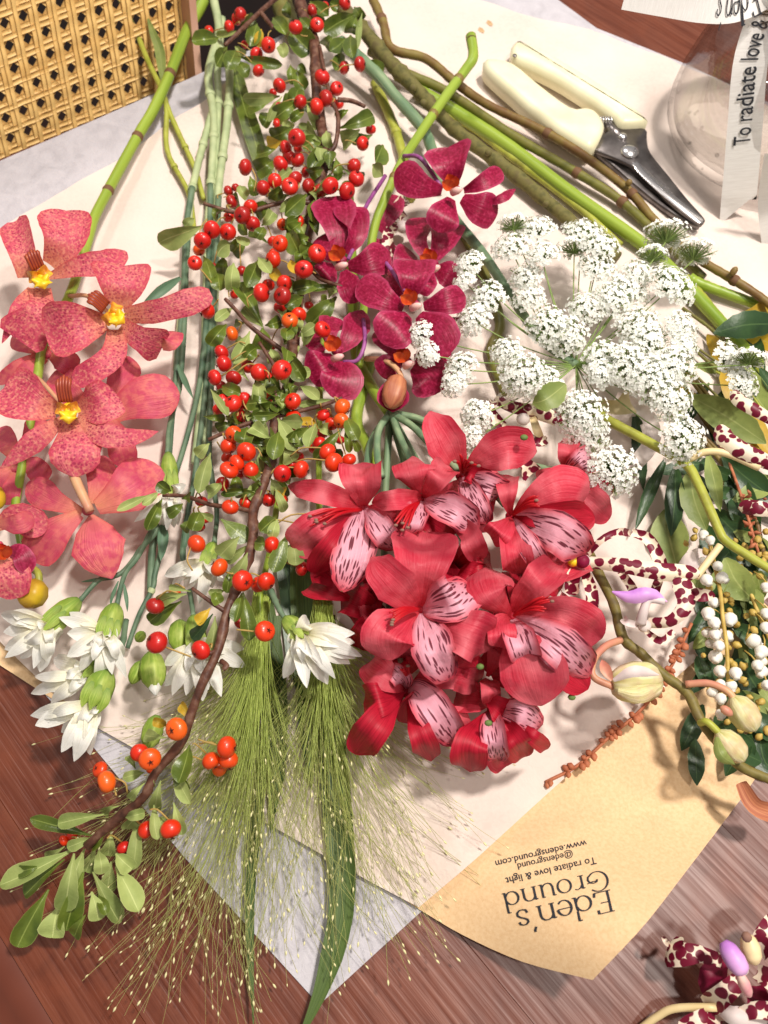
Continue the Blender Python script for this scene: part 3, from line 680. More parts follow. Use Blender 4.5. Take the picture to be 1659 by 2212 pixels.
# ================================================================== plants: helpers
R = random.uniform
def petal(name, pts, w, mat, parent, prof='petal', hc=None, bump=4, dt=0, cup=.15, roll=0, ripple=0, n=12, nv=6, twist=0, phase=None, notch=0, label=None, serr=0, crease=0):
    """pts: (x, y) or (x, y, h); heights are filled in from hc, bump and dt when left out"""
    m = len(pts)
    if m == 2 and len(pts[0]) == 2:
        (a, b), (c, d) = pts; pts = [(a, b), ((a + c) / 2, (b + d) / 2), (c, d)]; m = 3
    q = []
    for i, p in enumerate(pts):
        t = i / (m - 1)
        q.append(P(p[0], p[1], p[2] if len(p) > 2 else max(3.0, hc + bump * math.sin(math.pi * t) + dt * t)))
    k = PROF[prof]
    s = [1 - (1 - i / n) ** 1.6 for i in range(n + 1)]
    C = catmull(q, n * 3); acc = [0.0]
    for i in range(n * 3): acc.append(acc[-1] + (C[i + 1] - C[i]).length)
    C2 = []; j = 0
    for t in s:
        d = t * acc[-1]
        while j < n * 3 - 1 and acc[j + 1] < d: j += 1
        C2.append(C[j].lerp(C[j + 1], min(1, (d - acc[j]) / max(1e-9, acc[j + 1] - acc[j]))))
    ws = R(0, 50); hw = [px(c, w / 2) * lerp_prof(k, t) * (1 + .07 * noise.noise((t * 5, ws, 0))) for c, t in zip(C2, s)]
    mb = MB(); mb.ribbon(C2, hw, cup, roll, ripple, nv, R(0, 6) if phase is None else phase, twist=twist, notch=notch, serr=serr, crease=crease)
    return part(name, mb, mat, parent, origin=C2[0], label=label)
def stem_part(name, pts, r, mat, parent, seg=8, n=None, taper=1.0, jitter=0, knots=0):
    q = [P(*p) for p in pts]; n = n or max(8, 5 * len(pts)); C = catmull(q, n)
    rad = [px(c, r) * (1 + (taper - 1) * i / n) * (1 + R(-jitter, jitter)) for i, c in enumerate(C)]
    if knots:
        for i in range(len(rad)):
            if (i * knots) % n < knots and i > 0: rad[i] *= 1.22
    mb = MB(); mb.tube(C, rad, seg); return part(name, mb, mat, parent, origin=C[0])
def bud_part(name, a, b, w, mat, parent, ridge=0, prof=None, seg=14, label=None):
    A, B = P(*a), P(*b); n = 12; prof = prof or [(0, .25), (.15, .75), (.45, 1), (.75, .88), (.92, .5), (1, .08)]
    mb = MB(); C = [A.lerp(B, i / n) for i in range(n + 1)]
    mb.tube(C, [px(c, w / 2) * lerp_prof(prof, i / n) for i, c in enumerate(C)], seg)
    if ridge:
        ax = (B - A).normalized()
        for j in range(len(mb.v) // seg):
            for k in range(seg):
                if k % (seg // ridge) == 0:
                    c = C[j]; mb.v[j * seg + k] = c + (mb.v[j * seg + k] - c) * .82
    return part(name, mb, mat, parent, origin=A, label=label)

def collar(parent, pts, x, y, r, mat):
    C = catmull([P(*p) for p in pts], 60); q = P(x, y, 20); i = min(range(1, 60), key=lambda k: (Vector((C[k].x, C[k].y)) - Vector((q.x, q.y))).length)
    T = (C[i + 1] - C[i - 1]).normalized(); p = C[i]; rr = px(p, r); mb = MB()
    mb.tube([p + T * rr * d for d in (-.75, -.35, 0, .35, .75)], [rr * .97, rr * 1.09, rr * 1.14, rr * 1.09, rr * .97], 10, False); part('node', mb, mat, parent)
# ================================================================== loose flower stems lying in the bundle
def cut_stem(label, pts, r, mat, nodes=(), buds=(), knots=0, jitter=.05, taper=.9):
    t = thing('flower_stem', label, 'stem', P(*pts[0]), 'stems in the bundle')
    stem_part('stalk', pts, r, MT[mat], t, 10, taper=taper, jitter=jitter, knots=knots, n=max(14, 8 * len(pts)))
    for (x, y, h, k) in nodes:
        if mat == 'st_moss': p = P(x, y, h); mb = MB(); mb.ball(p, px(p, r * k), 10, 6, (1, 1, .9)); part('node', mb, MT['st_moss'], t)
        else: collar(t, pts, x, y, r * (.6 + .4 * k), MT[{'st_pale': 'st_pale', 'st_dark': 'st_pale', 'st_yel': 'st_yel'}.get(mat, 'node')])
    for (x, y, h, x2, y2, w) in buds: bud_part('side_bud', (x, y, h), (x2, y2, h + 4), w, MT['st_brown'], t)
    return t
cut_stem('knobbly mossy olive stem crossing under the hooked green stem', [(740, 20, 26), (786, 67, 24), (836, 127, 22), (913, 207, 18), (986, 283, 15), (1106, 373, 12), (1235, 480, 10), (1330, 560, 9)], 15.5, 'st_moss', [(893, 190, 24, .6), (915, 222, 24, .55), (1055, 330, 18, .5), (1180, 440, 15, .5)], knots=9, jitter=.09)
cut_stem('smooth blue-green stem behind the red berries', [(735, 90, 26), (806, 152, 24), (853, 207, 22), (913, 277, 20), (935, 330, 18), (955, 400, 14)], 13, 'st_blue')
cut_stem('long brown-green stem running just below the secateurs', [(806, 0, 20), (828, 50, 20), (846, 105, 19), (920, 127, 18), (986, 180, 16), (1053, 226, 14), (1166, 280, 13), (1256, 333, 13), (1353, 407, 12), (1415, 478, 11), (1500, 560, 10)], 10, 'st_brown', [(829, 45, 22, 1.15), (1166, 276, 18, 1.1), (1352, 402, 17, 1.15)], [(1352, 402, 16, 1364, 388, 14)], jitter=.06)
cut_stem('olive stem with a cut node between the brown-green and bright green stems', [(800, 110, 16), (870, 155, 15), (963, 197, 13), (1106, 292, 11), (1223, 360, 11), (1333, 428, 10), (1405, 492, 9), (1520, 600, 8)], 10.5, 'st_olive', [(1335, 424, 15, 1.2), (1235, 362, 14, 1.05)], jitter=.05)
cut_stem('thickest bright green stem leading to the lace flower', [(900, 195, 10), (1000, 252, 9), (1106, 322, 9), (1240, 423, 10), (1395, 533, 10), (1480, 615, 10), (1555, 695, 9), (1640, 790, 9)], 15, 'st_green', jitter=.02)
cut_stem('thin yellow-green stem alongside the thickest bright green stem', [(930, 240, 7), (1010, 268, 7), (1106, 340, 7), (1240, 440, 8), (1340, 530, 8)], 9, 'st_yel')
cut_stem('brown twig with small buds at the right of the lace flower', [(1480, 530, 14), (1510, 560, 15), (1582, 603, 16), (1640, 640, 16), (1700, 690, 16)], 10, 'st_brown', [(1582, 603, 21, 1.2)], [(1578, 596, 20, 1592, 576, 15), (1530, 570, 19, 1520, 556, 11)], jitter=.07)
cut_stem('yellow-green stem end under the brown budded twig', [(1490, 600, 9), (1508, 611, 9), (1580, 638, 9), (1680, 672, 9)], 12, 'st_green')
cut_stem('green stem dropping behind the dark serrated leaf', [(1480, 600, 7), (1530, 660, 7), (1600, 745, 7), (1680, 860, 7)], 11, 'st_yel')
cut_stem('olive stem shaded by the lace flower', [(1000, 500, 7), (1050, 600, 7), (1080, 700, 7), (1060, 760, 7), (1090, 850, 7)], 12, 'st_olive', jitter=.05)
cut_stem('yellow-green stem under the red berries beside the white wrap', [(810, 180, 8), (850, 270, 8), (868, 330, 9), (888, 430, 9)], 11, 'st_yel', [(838, 255, 12, 1.05)])
cut_stem('olive twig lying between the dry leaves at the right', [(1420, 790, 10), (1470, 850, 11), (1545, 905, 12), (1640, 990, 12), (1700, 1040, 12)], 7, 'st_brown', [(1545, 905, 15, 1.2)], jitter=.08)
cut_stem('slender pale stem with jointed nodes at the top left of the wrap', [(255, -10, 20), (293, 67, 18), (320, 133, 16), (352, 200, 14), (360, 240, 12), (362, 327, 9), (407, 417, 8), (420, 500, 7)], 6, 'st_yel', [(361, 324, 12, 1.4)])
cut_stem('second slender yellowish stem forking by the orchid stem', [(352, 200, 14), (365, 240, 12), (387, 290, 10), (420, 363, 8), (440, 430, 8)], 6, 'st_yel', [(386, 288, 13, 1.4)])
cut_stem('stout green stem at the top behind the berries', [(600, -20, 14), (620, 40, 14), (640, 80, 12)], 24, 'st_olive')
t = thing('leaf_blade', 'broad green leaf blade beside the pale carnation stems', 'leaf', P(505, 150, 14))
petal('blade', [(503, 130, 16), (520, 205, 15), (540, 270, 13), (575, 380, 10), (600, 440, 8)], 40, MT['ld'], t, 'blade', cup=.1, n=14)
t = thing('leaf_blade', 'narrow pale leaf blade crossing the cane chair back', 'leaf', P(352, 170, 14))
petal('blade', [(353, 185, 14), (345, 110, 20), (332, 75, 24), (318, 35, 28)], 22, MT['lo'], t, 'lance', cup=.25)

# ================================================================== coral orchid spray
co = thing('orchid_spray', 'coral pink freckled orchid spray with yellow lips on a green stem', 'orchid', P(430, 20, 20))
CST = [(440, 0, 24), (425, 30, 22), (400, 75, 20), (365, 165, 18), (330, 240, 16), (300, 290, 16), (240, 400, 18), (204, 470, 20), (190, 520, 22), (150, 640, 24), (97, 735, 26), (82, 810, 26), (66, 910, 25), (42, 1040, 24), (34, 1100, 24), (52, 1200, 26), (68, 1232, 28)]
stem_part('stem', CST, 12, MT['st_green'], co, 10, 60, .75, .03)
for (x, y, h) in ((372, 165, 19), (303, 292, 18), (238, 405, 19)):
    collar(co, CST, x, y, 11, MT['node'])
def orchid(parent, c, petals, mat, hc, lip=None, col=None, lipmat='yellow', colmat='column', pedicel=None, pmat='pedp', label=None):
    p = P(c[0], c[1], hc); mb = MB(); mb.ball(p, px(p, 13), 12, 8, (1, 1, .7))
    f = part('flower', mb, mat, parent, label=label)
    for e in petals:
        pts, w = e[0], e[1]; o = e[2] if len(e) > 2 else {}
        o = dict(o); mt = o.pop('mat', None)
        petal('petal', pts, w, MT[mt] if mt else mat, f, o.pop('prof', 'orch'), hc + o.pop('dh', 0), o.pop('bump', 5), o.pop('dt', R(-5, 2)), o.pop('cup', R(-.1, .25)), o.pop('roll', R(-10, 10)), o.pop('ripple', .05), 14, 8, **o)
    if lip and lipmat == 'orange':
        x, y = lip[0][0] + 10, lip[0][1] + 16
        for (dx, dy, w) in ((-26, -16, 24), (-14, -32, 24), (4, -28, 20)): petal('lip', [(x, y, hc + 4), (x + dx * .5, y + dy * .5, hc + 8), (x + dx, y + dy, hc + 12)], w, MT[lipmat], f, 'petal', cup=.5, n=8, nv=4)
    elif lip:
        mb = MB(); la = math.atan2(col[3] - col[1], col[2] - col[0]) if col else -1.5
        for (da, L, w, cu) in ((math.pi, 30, 40, -.5), (math.pi - .7, 24, 26, -.3), (math.pi + .7, 24, 26, -.3), (1.3, 24, 26, .5), (-1.3, 24, 26, .5)):
            x, y = lip[0][0] + math.cos(la) * 6, lip[0][1] + math.sin(la) * 6; a = la + da
            petal('lip_lobe', [(x, y, hc + 7), (x + math.cos(a) * L * .5, y + math.sin(a) * L * .5, hc + 11), (x + math.cos(a) * L, y + math.sin(a) * L, hc + 8)], w, MT['yellow' if abs(da) > 2 else 'hood'], f, 'petal', cup=cu, n=8, nv=6)
        for (x, y, r, dz) in lip[1:]:
            q = P(x, y, hc + 6 + dz); mb.ball(q, px(q, r * .62), 14, 10, (1, 1.15, .6))
        part('lip', mb, MT[lipmat], f)
        lx, ly = lip[0][0], lip[0][1]; hood = []
        if False:
            ang = math.atan2(col[3] - col[1], col[2] - col[0])
            for k in range(9):
                a = ang + (k / 8 - .5) * 2.7; hood.append(P(lx + math.cos(a) * 25 + math.cos(ang) * 4, ly + math.sin(a) * 26 + math.sin(ang) * 4, hc + 8 + 4 * math.cos(a - ang)))
            mb = MB(); mb.tube(catmull(hood, 16), [px(hood[0], 2.2 + 1.6 * math.sin(math.pi * i / 16)) for i in range(17)], 8); part('hood', mb, MT['hood'], f)
    if col:
        mb = MB()
        cdx, cdy = col[2] - col[0], col[3] - col[1]; cl = math.hypot(cdx, cdy); nx_, ny_ = -cdy / cl, cdx / cl
        for k in (-2, -1, 0, 1, 2):
            a, b = P(col[0] + nx_ * k * 6, col[1] + ny_ * k * 6, hc + 9), P(col[2] + nx_ * k * 6.5 - cdx * .07 * abs(k), col[3] + ny_ * k * 6.5 - cdy * .07 * abs(k), hc + 15)
            mb.tube(catmull([a, a.lerp(b, .5) + Vector((0, 0, .002)), b], 8), [px(a, 4.2)] * 5 + [px(a, 4.8), px(a, 5), px(a, 4.4), px(a, 2)], 8)
        part('column', mb, MT[colmat], f)
    if pedicel: stem_part('pedicel', pedicel, 4.6, MT[pmat], f, 8, 12)
    return f
MT['hood'] = noisy('amber_hood', lin(196, 110, 34), lin(240, 186, 60), 300, .4, .4)
SPT, PLN = MT['coral_sp'], MT['coral']
# flowers behind first
orchid(co, (228, 895), [([(222, 908), (300, 862), (388, 850)], 98, dict(dh=0, dt=4, roll=-15)), ([(232, 880), (262, 820), (280, 770)], 70, dict(dt=2)), ([(215, 905), (190, 960), (180, 990)], 60), ([(240, 905), (262, 960), (272, 1010)], 62, dict(dt=-6)), ([(205, 890), (150, 850), (120, 800)], 70)], PLN, 24)
orchid(co, (30, 1010), [([(40, 1000), (15, 960), (-15, 930)], 62), ([(35, 1010), (0, 1030), (-40, 1050)], 60), ([(42, 1000), (75, 1010), (100, 1040)], 50), ([(38, 990), (70, 950), (90, 905)], 55), ([(30, 1020), (25, 1060), (10, 1090)], 40)], PLN, 22)
orchid(co, (100, 765), [([(110, 760), (70, 745), (30, 720)], 60), ([(110, 770), (140, 780), (165, 800)], 55), ([(100, 775), (60, 800), (45, 830)], 40), ([(95, 760), (40, 790), (-6, 830)], 30)], PLN, 24)
orchid(co, (82, 592), [([(108, 572), (138, 520), (143, 455)], 112, dict(dt=8, cup=.3, ripple=.03)), ([(62, 600), (52, 545), (32, 478)], 70, dict(dt=6, cup=.35, roll=-20, prof='strap')), ([(104, 598), (175, 575), (230, 568), (272, 543)], 56, dict(prof='petal', twist=-35, cup=.2)), ([(86, 622), (88, 670), (40, 735)], 96, dict(prof='flare', dt=-2)), ([(66, 622), (40, 670), (4, 742)], 34, dict(prof='lance'))],
       SPT, 44, [(88, 602, 21, 0), (90, 592, 19, 2)], (82, 580, 66, 540), pedicel=[(96, 735, 26), (100, 680, 34), (86, 610, 42)])
orchid(co, (245, 682), [([(255, 660), (262, 615), (262, 575)], 128, dict(dt=6, cup=.35, ripple=.03)), ([(228, 696), (165, 705), (98, 722)], 118, dict(dt=4, cup=.3, ripple=.03)), ([(270, 682), (340, 672), (400, 655), (456, 634)], 56, dict(prof='strap', dt=6, twist=-20)), ([(262, 702), (300, 730), (352, 748)], 84, dict(prof='flare', twist=30)), ([(350, 750), (368, 740), (372, 715)], 52, dict(mat='coral', dh=-4)), ([(250, 712), (246, 765), (205, 800), (158, 822)], 58, dict(prof='strap', twist=25))],
       SPT, 46, [(250, 684, 21, 0), (245, 674, 19, 2)], (228, 664, 190, 636), pedicel=[(150, 640, 26), (190, 640, 34), (235, 675, 42)])
orchid(co, (145, 882), [([(122, 888), (70, 870), (8, 838)], 122, dict(dt=6, cup=.3, ripple=.03)), ([(168, 886), (215, 872), (252, 852)], 92, dict(dt=5, cup=.25)), ([(148, 905), (160, 970), (163, 1030)], 112, dict(prof='petal', dt=-2, cup=-.15)), ([(135, 905), (85, 945), (0, 1012)], 48, dict(prof='lance', twist=30)), ([(165, 903), (215, 935), (275, 945), (342, 932)], 54, dict(prof='lance', twist=-30))],
       SPT, 50, [(147, 892, 22, 0), (147, 881, 20, 2)], (142, 868, 138, 810), pedicel=[(80, 815, 28), (100, 835, 38), (138, 880, 46)])
# the flower seen from behind
orchid(co, (190, 1102), [([(178, 1105), (120, 1082), (58, 1045)], 66, dict(prof='petal', dt=-8)), ([(172, 1110), (120, 1150), (66, 1208)], 88, dict(dt=-8)), ([(197, 1112), (212, 1180), (242, 1250)], 112, dict(prof='ellip', cup=-.25, dt=-6)), ([(208, 1096), (275, 1060), (348, 1010)], 122, dict(cup=-.15, dt=-4)), ([(202, 1088), (212, 1040), (228, 985)], 66, dict(dt=-6))],
       PLN, 36)
stem_part('spur', [(152, 1000, 40), (165, 1040, 46), (195, 1105, 44)], 12, MT['pedp'], co, 10, 12, .8)
orchid(co, (-5, 1180), [([(-10, 1140), (40, 1115), (98, 1150)], 66, dict(dt=-4, mat='coral_sp')), ([(-10, 1130), (40, 1132), (72, 1112)], 46, dict(mat='coral', dh=6)), ([(15, 1195), (22, 1240), (20, 1295)], 88, dict(prof='petal')), ([(10, 1190), (45, 1195), (62, 1240)], 44, dict(mat='crim'))], SPT, 42,
       [(4, 1190, 16, 0), (22, 1172, 9, 2)], None, 'orange')
stem_part('pedicel', [(60, 1222, 30), (82, 1238, 34), (84, 1262, 34)], 8, MT['st_yel'], co, 8, 12); stem_part('pedicel', [(62, 1225, 30), (50, 1245, 30), (42, 1262, 30)], 5, MT['st_spray'], co, 8, 10)
bud_part('bud', (84, 1252, 34), (56, 1314, 32), 66, MT['budo'], co, 4, seg=16)
bud_part('bud', (-12, 1050, 30), (-5, 1100, 30), 40, MT['budo'], co)

# ================================================================== crimson orchid spray
cr = thing('orchid_spray', 'deep crimson orchid spray with orange lips below the hooked green stem', 'orchid', P(800, 540, 20))
CRS = [(1017, 78, 40), (1022, 122, 38), (1006, 150, 36), (960, 212, 34), (900, 300, 32), (868, 350, 32), (842, 405, 30), (825, 445, 28), (812, 480, 26), (800, 540, 24), (788, 640, 22), (780, 740, 22), (776, 790, 24)]
stem_part('stem', CRS, 11.5, MT['st_green'], cr, 10, 50, .75, .03)
for (x, y, h) in ((1018, 140, 38), (964, 206, 36), (918, 275, 34), (836, 415, 30), (1017, 98, 40)):
    collar(cr, CRS, x, y, 10.5, MT['st_brown'])
K = MT['crim']
def cro(c, petals, hc, lip=True, ped=None):
    petals = [(e[0], e[1] * 1.16) + tuple(e[2:]) for e in petals]
    return orchid(cr, c, petals, K, hc, [(c[0] - 12, c[1] - 18, 17, -2), (c[0] - 4, c[1] - 12, 12, 0)] if lip else None, None, 'orange', pedicel=ped, pmat='crim_stalk')
def crcol(c, h):
    a, b = P(c[0] - 6, c[1] + 6, h + 8), P(c[0] + 14, c[1] - 2, h + 13); mb = MB(); mb.tube([a, a.lerp(b, .6), b], [px(a, 8), px(a, 8), px(a, 4)], 10); part('column', mb, MT['pinkcol'], cr)
cro((935, 570), [([(925, 560), (905, 520), (908, 470)], 52), ([(938, 558), (955, 520), (962, 482)], 72, dict(cup=.4)), ([(940, 582), (965, 590), (986, 606)], 50), ([(930, 585), (915, 610), (900, 630)], 50)], 24, True); crcol((935, 578), 26)
cro((850, 600), [([(845, 600), (830, 560), (838, 520)], 60), ([(845, 610), (820, 640), (800, 650)], 52), ([(850, 600), (870, 560), (885, 540)], 46), ([(820, 500), (845, 460), (850, 420)], 44)], 18, False)
cro((983, 410), [([(978, 392), (972, 355), (968, 318)], 92, dict(cup=.3, dt=6)), ([(955, 412), (905, 400), (855, 366)], 62, dict(dt=3)), ([(975, 428), (960, 465), (946, 502)], 64, dict(cup=-.1)), ([(998, 428), (1035, 448), (1075, 462)], 66, dict(cup=-.1)), ([(1002, 412), (1040, 396), (1085, 370)], 36, dict(dt=6)), ([(1050, 440), (1085, 428), (1114, 408)], 18, dict(prof='lance'))], 44, ped=[(872, 337, 36), (908, 342, 44), (952, 402, 44)]); crcol((983, 410), 44)
cro((737, 562), [([(735, 545), (728, 490), (716, 425)], 84, dict(dt=4)), ([(745, 545), (768, 505), (748, 450)], 64, dict(cup=.4, roll=25)), ([(720, 560), (705, 540), (688, 512)], 62), ([(752, 575), (795, 568), (842, 546)], 60, dict(dt=4)), ([(742, 585), (755, 620), (768, 655)], 48), ([(722, 575), (705, 590), (695, 600)], 50)], 38, ped=[(832, 380, 32), (786, 455, 38), (770, 520, 38), (752, 560, 38)]); crcol((735, 572), 40)
cro((878, 782), [([(892, 792), (925, 812), (945, 850)], 84, dict(prof='petal')), ([(868, 785), (845, 790), (822, 812)], 56), ([(870, 772), (848, 740), (838, 700)], 72), ([(895, 775), (940, 770), (975, 770)], 56)], 30); crcol((880, 785), 32)
cro((728, 757), [([(735, 762), (762, 720), (784, 670)], 54, dict(prof='ellip')), ([(735, 780), (740, 815), (718, 858)], 82, dict(prof='petal')), ([(722, 772), (695, 790), (662, 806)], 70), ([(716, 748), (712, 715), (724, 685)], 54), ([(700, 760), (680, 745), (672, 720)], 40)], 34, True, [(785, 690, 34), (788, 740, 38), (772, 778, 36), (742, 782, 34)]); crcol((726, 770), 34)
cro((893, 657), [([(886, 636), (893, 600), (897, 562)], 82, dict(cup=.25, dt=5)), ([(872, 664), (830, 645), (776, 606)], 66, dict(dt=3)), ([(882, 680), (855, 705), (826, 742)], 84, dict(prof='petal', cup=-.1)), ([(905, 680), (940, 720), (968, 768)], 88, dict(prof='petal', cup=-.1)), ([(915, 662), (960, 652), (1006, 640)], 54, dict(dt=5)), ([(865, 640), (840, 615), (825, 590)], 52, dict(dh=-8))], 46, ped=[(833, 567, 40), (850, 590, 46), (874, 628, 48)]); crcol((895, 660), 46)
stem_part('pedicel', [(790, 775, 26), (830, 778, 34), (860, 800, 36), (868, 822, 36)], 6, MT['pedp'], cr, 8, 12)
petal('bract', [(858, 815, 34), (850, 850, 33), (848, 890, 33)], 72, K, cr, 'petal', cup=.4)
bud_part('bud', (862, 812, 38), (842, 882, 38), 56, MT['budr'], cr, 4, seg=16)
bud_part('bud', (786, 822, 28), (750, 822, 28), 30, MT['budo'], cr)

# ================================================================== alstroemeria bunch
al = thing('alstroemeria_bunch', 'bunch of red alstroemeria with pink dark-flecked inner petals', 'flowers', P(840, 890, 12))
for pts in ([(842, 892, 26), (818, 930, 28), (815, 985, 32), (825, 1030, 40)], [(845, 892, 26), (862, 940, 30), (885, 990, 38), (910, 1060, 50)], [(845, 892, 27), (890, 920, 32), (930, 960, 40), (990, 1015, 50)], [(842, 892, 24), (905, 905, 24), (960, 940, 28), (1090, 1090, 46)], [(842, 892, 22), (870, 960, 24), (900, 1150, 36), (905, 1300, 50)], [(842, 892, 20), (800, 960, 18), (790, 1060, 36)], [(842, 892, 20), (960, 1100, 22), (1095, 1310, 40)], [(842, 892, 18), (830, 1200, 20), (870, 1460, 36)], [(842, 892, 18), (950, 1250, 20), (1055, 1520, 34)], [(842, 892, 18), (1050, 980, 22), (1210, 1020, 36)]):
    stem_part('flower_stalk', pts, 8, MT['st_blue'], al, 8, 20)
stem_part('stem', [(842, 892, 24), (800, 830, 12), (770, 760, 8), (760, 600, 8), (750, 400, 8)], 13, MT['st_green'], al, 10)
stem_part('stem', [(815, 1030, 20), (790, 960, 10), (770, 900, 8), (800, 780, 7)], 13, MT['st_green'], al, 10)
A1, A2, AD = 'al', 'al_sp', 'al_dark'
def lily(c, hc, tepals, stamens=(), depth=14):
    p = P(c[0], c[1], hc - depth); q = P(c[0], c[1] - 4, hc - depth - 12); mb = MB(); mb.tube([q, q.lerp(p, .6), p], [px(p, 5), px(p, 9), px(p, 15)], 10)
    f = part('flower', mb, MT['al_dark'], al)
    for e in tepals:
        (a, b), w, k = e[0], e[1], e[2]; o = dict(e[3]) if len(e) > 3 else {}
        mid = o.pop('mid', None); mid = mid or ((a[0] + b[0]) / 2, (a[1] + b[1]) / 2)
        tip = hc + o.pop('dt', R(-14, -1)); mh = hc + o.pop('mh', R(3, 7)); o.setdefault('crease', R(-.1, .25))
        pts = [(c[0] * .7 + a[0] * .3, c[1] * .7 + a[1] * .3, hc - depth), (a[0] * .6 + mid[0] * .4, a[1] * .6 + mid[1] * .4, hc - 2), (mid[0] * .8 + b[0] * .2, mid[1] * .8 + b[1] * .2, mh), (b[0], b[1], tip)]
        petal('petal', pts, w * .95, MT[k], f, o.pop('prof', 'obov' if k != A2 else 'petal'), 0, 0, 0, o.pop('cup', R(-.1, .3)), o.pop('roll', R(-14, 14)), o.pop('ripple', .27), 20, 10, **o)
    for (x, y, x2, y2) in stamens:
        a = P(x, y, hc - 8); b = P(x2, y2, hc + 9); m = a.lerp(b, .55) + Vector((0, 0, .004)); mb = MB()
        mb.tube(catmull([a, m, b], 8), [px(a, 3.6)] * 6 + [px(a, 3), px(a, 2.4), px(a, 1.6)], 6); s = part('stamen', mb, MT['stamen'], f)
        if R(0, 1) < .45: mb = MB(); mb.ball(b, px(b, 5), 8, 6, (1, .7, .8)); part('anther', mb, MT['anther'], f)
    return f
def fan(cx, cy, tx, ty, n=5, sp=.3):
    out = []; L = math.hypot(tx - cx, ty - cy); a = math.atan2(ty - cy, tx - cx)
    for i in range(n):
        aa = a + sp * (i / (n - 1) - .5) * 2; l = L * R(.75, 1.05); out.append((cx, cy, cx + l * math.cos(aa), cy + l * math.sin(aa)))
    return out
# lower layer first
UN = thing_u = None
for i in range(46):
    a = R(0, 6.28); rr = math.sqrt(R(0, 1)); x, y = 975 + rr * 225 * math.cos(a), 1290 + rr * 270 * math.sin(a)
    if y < 1090 and x < 760: continue
    b = R(0, 6.28); L = R(70, 110); h0 = R(24, 40)
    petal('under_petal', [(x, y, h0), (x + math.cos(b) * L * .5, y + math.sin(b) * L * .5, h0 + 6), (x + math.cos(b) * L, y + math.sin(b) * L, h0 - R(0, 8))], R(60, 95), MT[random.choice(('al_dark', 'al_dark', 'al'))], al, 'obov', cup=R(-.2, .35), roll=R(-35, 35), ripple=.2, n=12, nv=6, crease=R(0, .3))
lily((1223, 1024), 40, [(((1222, 1015), (1232, 945)), 50, A1), (((1230, 1018), (1275, 985)), 66, A2), (((1225, 1035), (1316, 1122)), 74, A1), (((1210, 1028), (1160, 1035)), 46, A1), (((1232, 1030), (1312, 1078)), 74, A1), (((1218, 1040), (1250, 1130)), 60, AD)])
lily((820, 1320), 34, [(((810, 1320), (740, 1285)), 84, AD), (((815, 1330), (775, 1400)), 80, AD), (((830, 1330), (850, 1410)), 74, AD), (((820, 1300), (790, 1240)), 66, AD), (((810, 1310), (760, 1340)), 60, A1)])
lily((985, 1225), 44, [(((985, 1230), (1035, 1250)), 72, AD), (((985, 1230), (975, 1300)), 70, AD), (((990, 1215), (1035, 1165)), 56, A1), (((990, 1220), (1060, 1215)), 70, AD), (((980, 1215), (940, 1200)), 56, AD)])
lily((1120, 1235), 40, [(((1115, 1235), (1085, 1290)), 66, AD), (((1125, 1235), (1190, 1225)), 70, AD), (((1120, 1240), (1130, 1300)), 66, AD), (((1130, 1230), (1215, 1270)), 60, AD)])
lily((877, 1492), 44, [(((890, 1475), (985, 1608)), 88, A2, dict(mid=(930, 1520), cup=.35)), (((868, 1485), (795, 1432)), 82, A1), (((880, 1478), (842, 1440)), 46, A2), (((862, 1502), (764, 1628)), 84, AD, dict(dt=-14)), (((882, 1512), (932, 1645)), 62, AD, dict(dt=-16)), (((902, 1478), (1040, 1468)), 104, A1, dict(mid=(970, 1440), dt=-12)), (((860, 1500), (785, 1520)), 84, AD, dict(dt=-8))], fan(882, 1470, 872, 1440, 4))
lily((1066, 1530), 44, [(((1062, 1520), (1058, 1468)), 52, A1, dict(prof='strap')), (((1052, 1545), (1016, 1668)), 84, AD, dict(mid=(1015, 1600), dt=-12)), (((1062, 1545), (1076, 1642)), 64, A2, dict(cup=.4)), (((1080, 1535), (1170, 1568)), 66, A2, dict(mid=(1120, 1535))), (((1082, 1555), (1135, 1635)), 70, AD, dict(dt=-14)), (((1110, 1560), (1184, 1618)), 40, AD, dict(dt=-16)), (((1055, 1560), (1095, 1655)), 90, A1, dict(dt=-20, mh=-8))])
lily((998, 1026), 54, [(((990, 1010), (928, 888)), 92, A1, dict(prof='ellip', cup=.1, dt=2)), (((1012, 1010), (1160, 975)), 100, A1, dict(mid=(1080, 965), dt=2)), (((1008, 1034), (1092, 1068)), 74, A2), (((1002, 1040), (1052, 1132)), 62, A2), (((1000, 1015), (1060, 1040)), 50, AD, dict(mh=-4))], fan(998, 1025, 1010, 985, 5, .8))
lily((784, 1098), 54, [(((775, 1090), (622, 1050)), 56, A1, dict(prof='ellip', mid=(700, 1065))), (((786, 1086), (778, 1000)), 104, A1, dict(dt=-6, ripple=.3)), (((795, 1100), (855, 1186)), 66, A2), (((782, 1108), (738, 1278)), 104, A2, dict(mid=(770, 1185), cup=-.1)), (((770, 1112), (632, 1190)), 104, A1, dict(mid=(700, 1140), ripple=.35, dt=-8)), (((800, 1096), (872, 1130)), 60, A1), (((768, 1118), (680, 1240)), 76, AD, dict(dt=-16, ripple=.3))], fan(780, 1102, 672, 1128, 6, .12))
lily((912, 1078), 58, [(((905, 1076), (803, 1085)), 52, A1, dict(prof='ellip')), (((910, 1066), (890, 985)), 104, A1, dict(dt=-8, cup=-.3)), (((918, 1068), (968, 1005)), 66, A1), (((922, 1082), (1034, 1142)), 76, A2, dict(mid=(975, 1098), cup=.25)), (((1000, 1130), (1038, 1208)), 56, A1, dict(dt=-12)), (((905, 1092), (882, 1156)), 60, A2)], fan(905, 1085, 862, 1140, 5, .25))
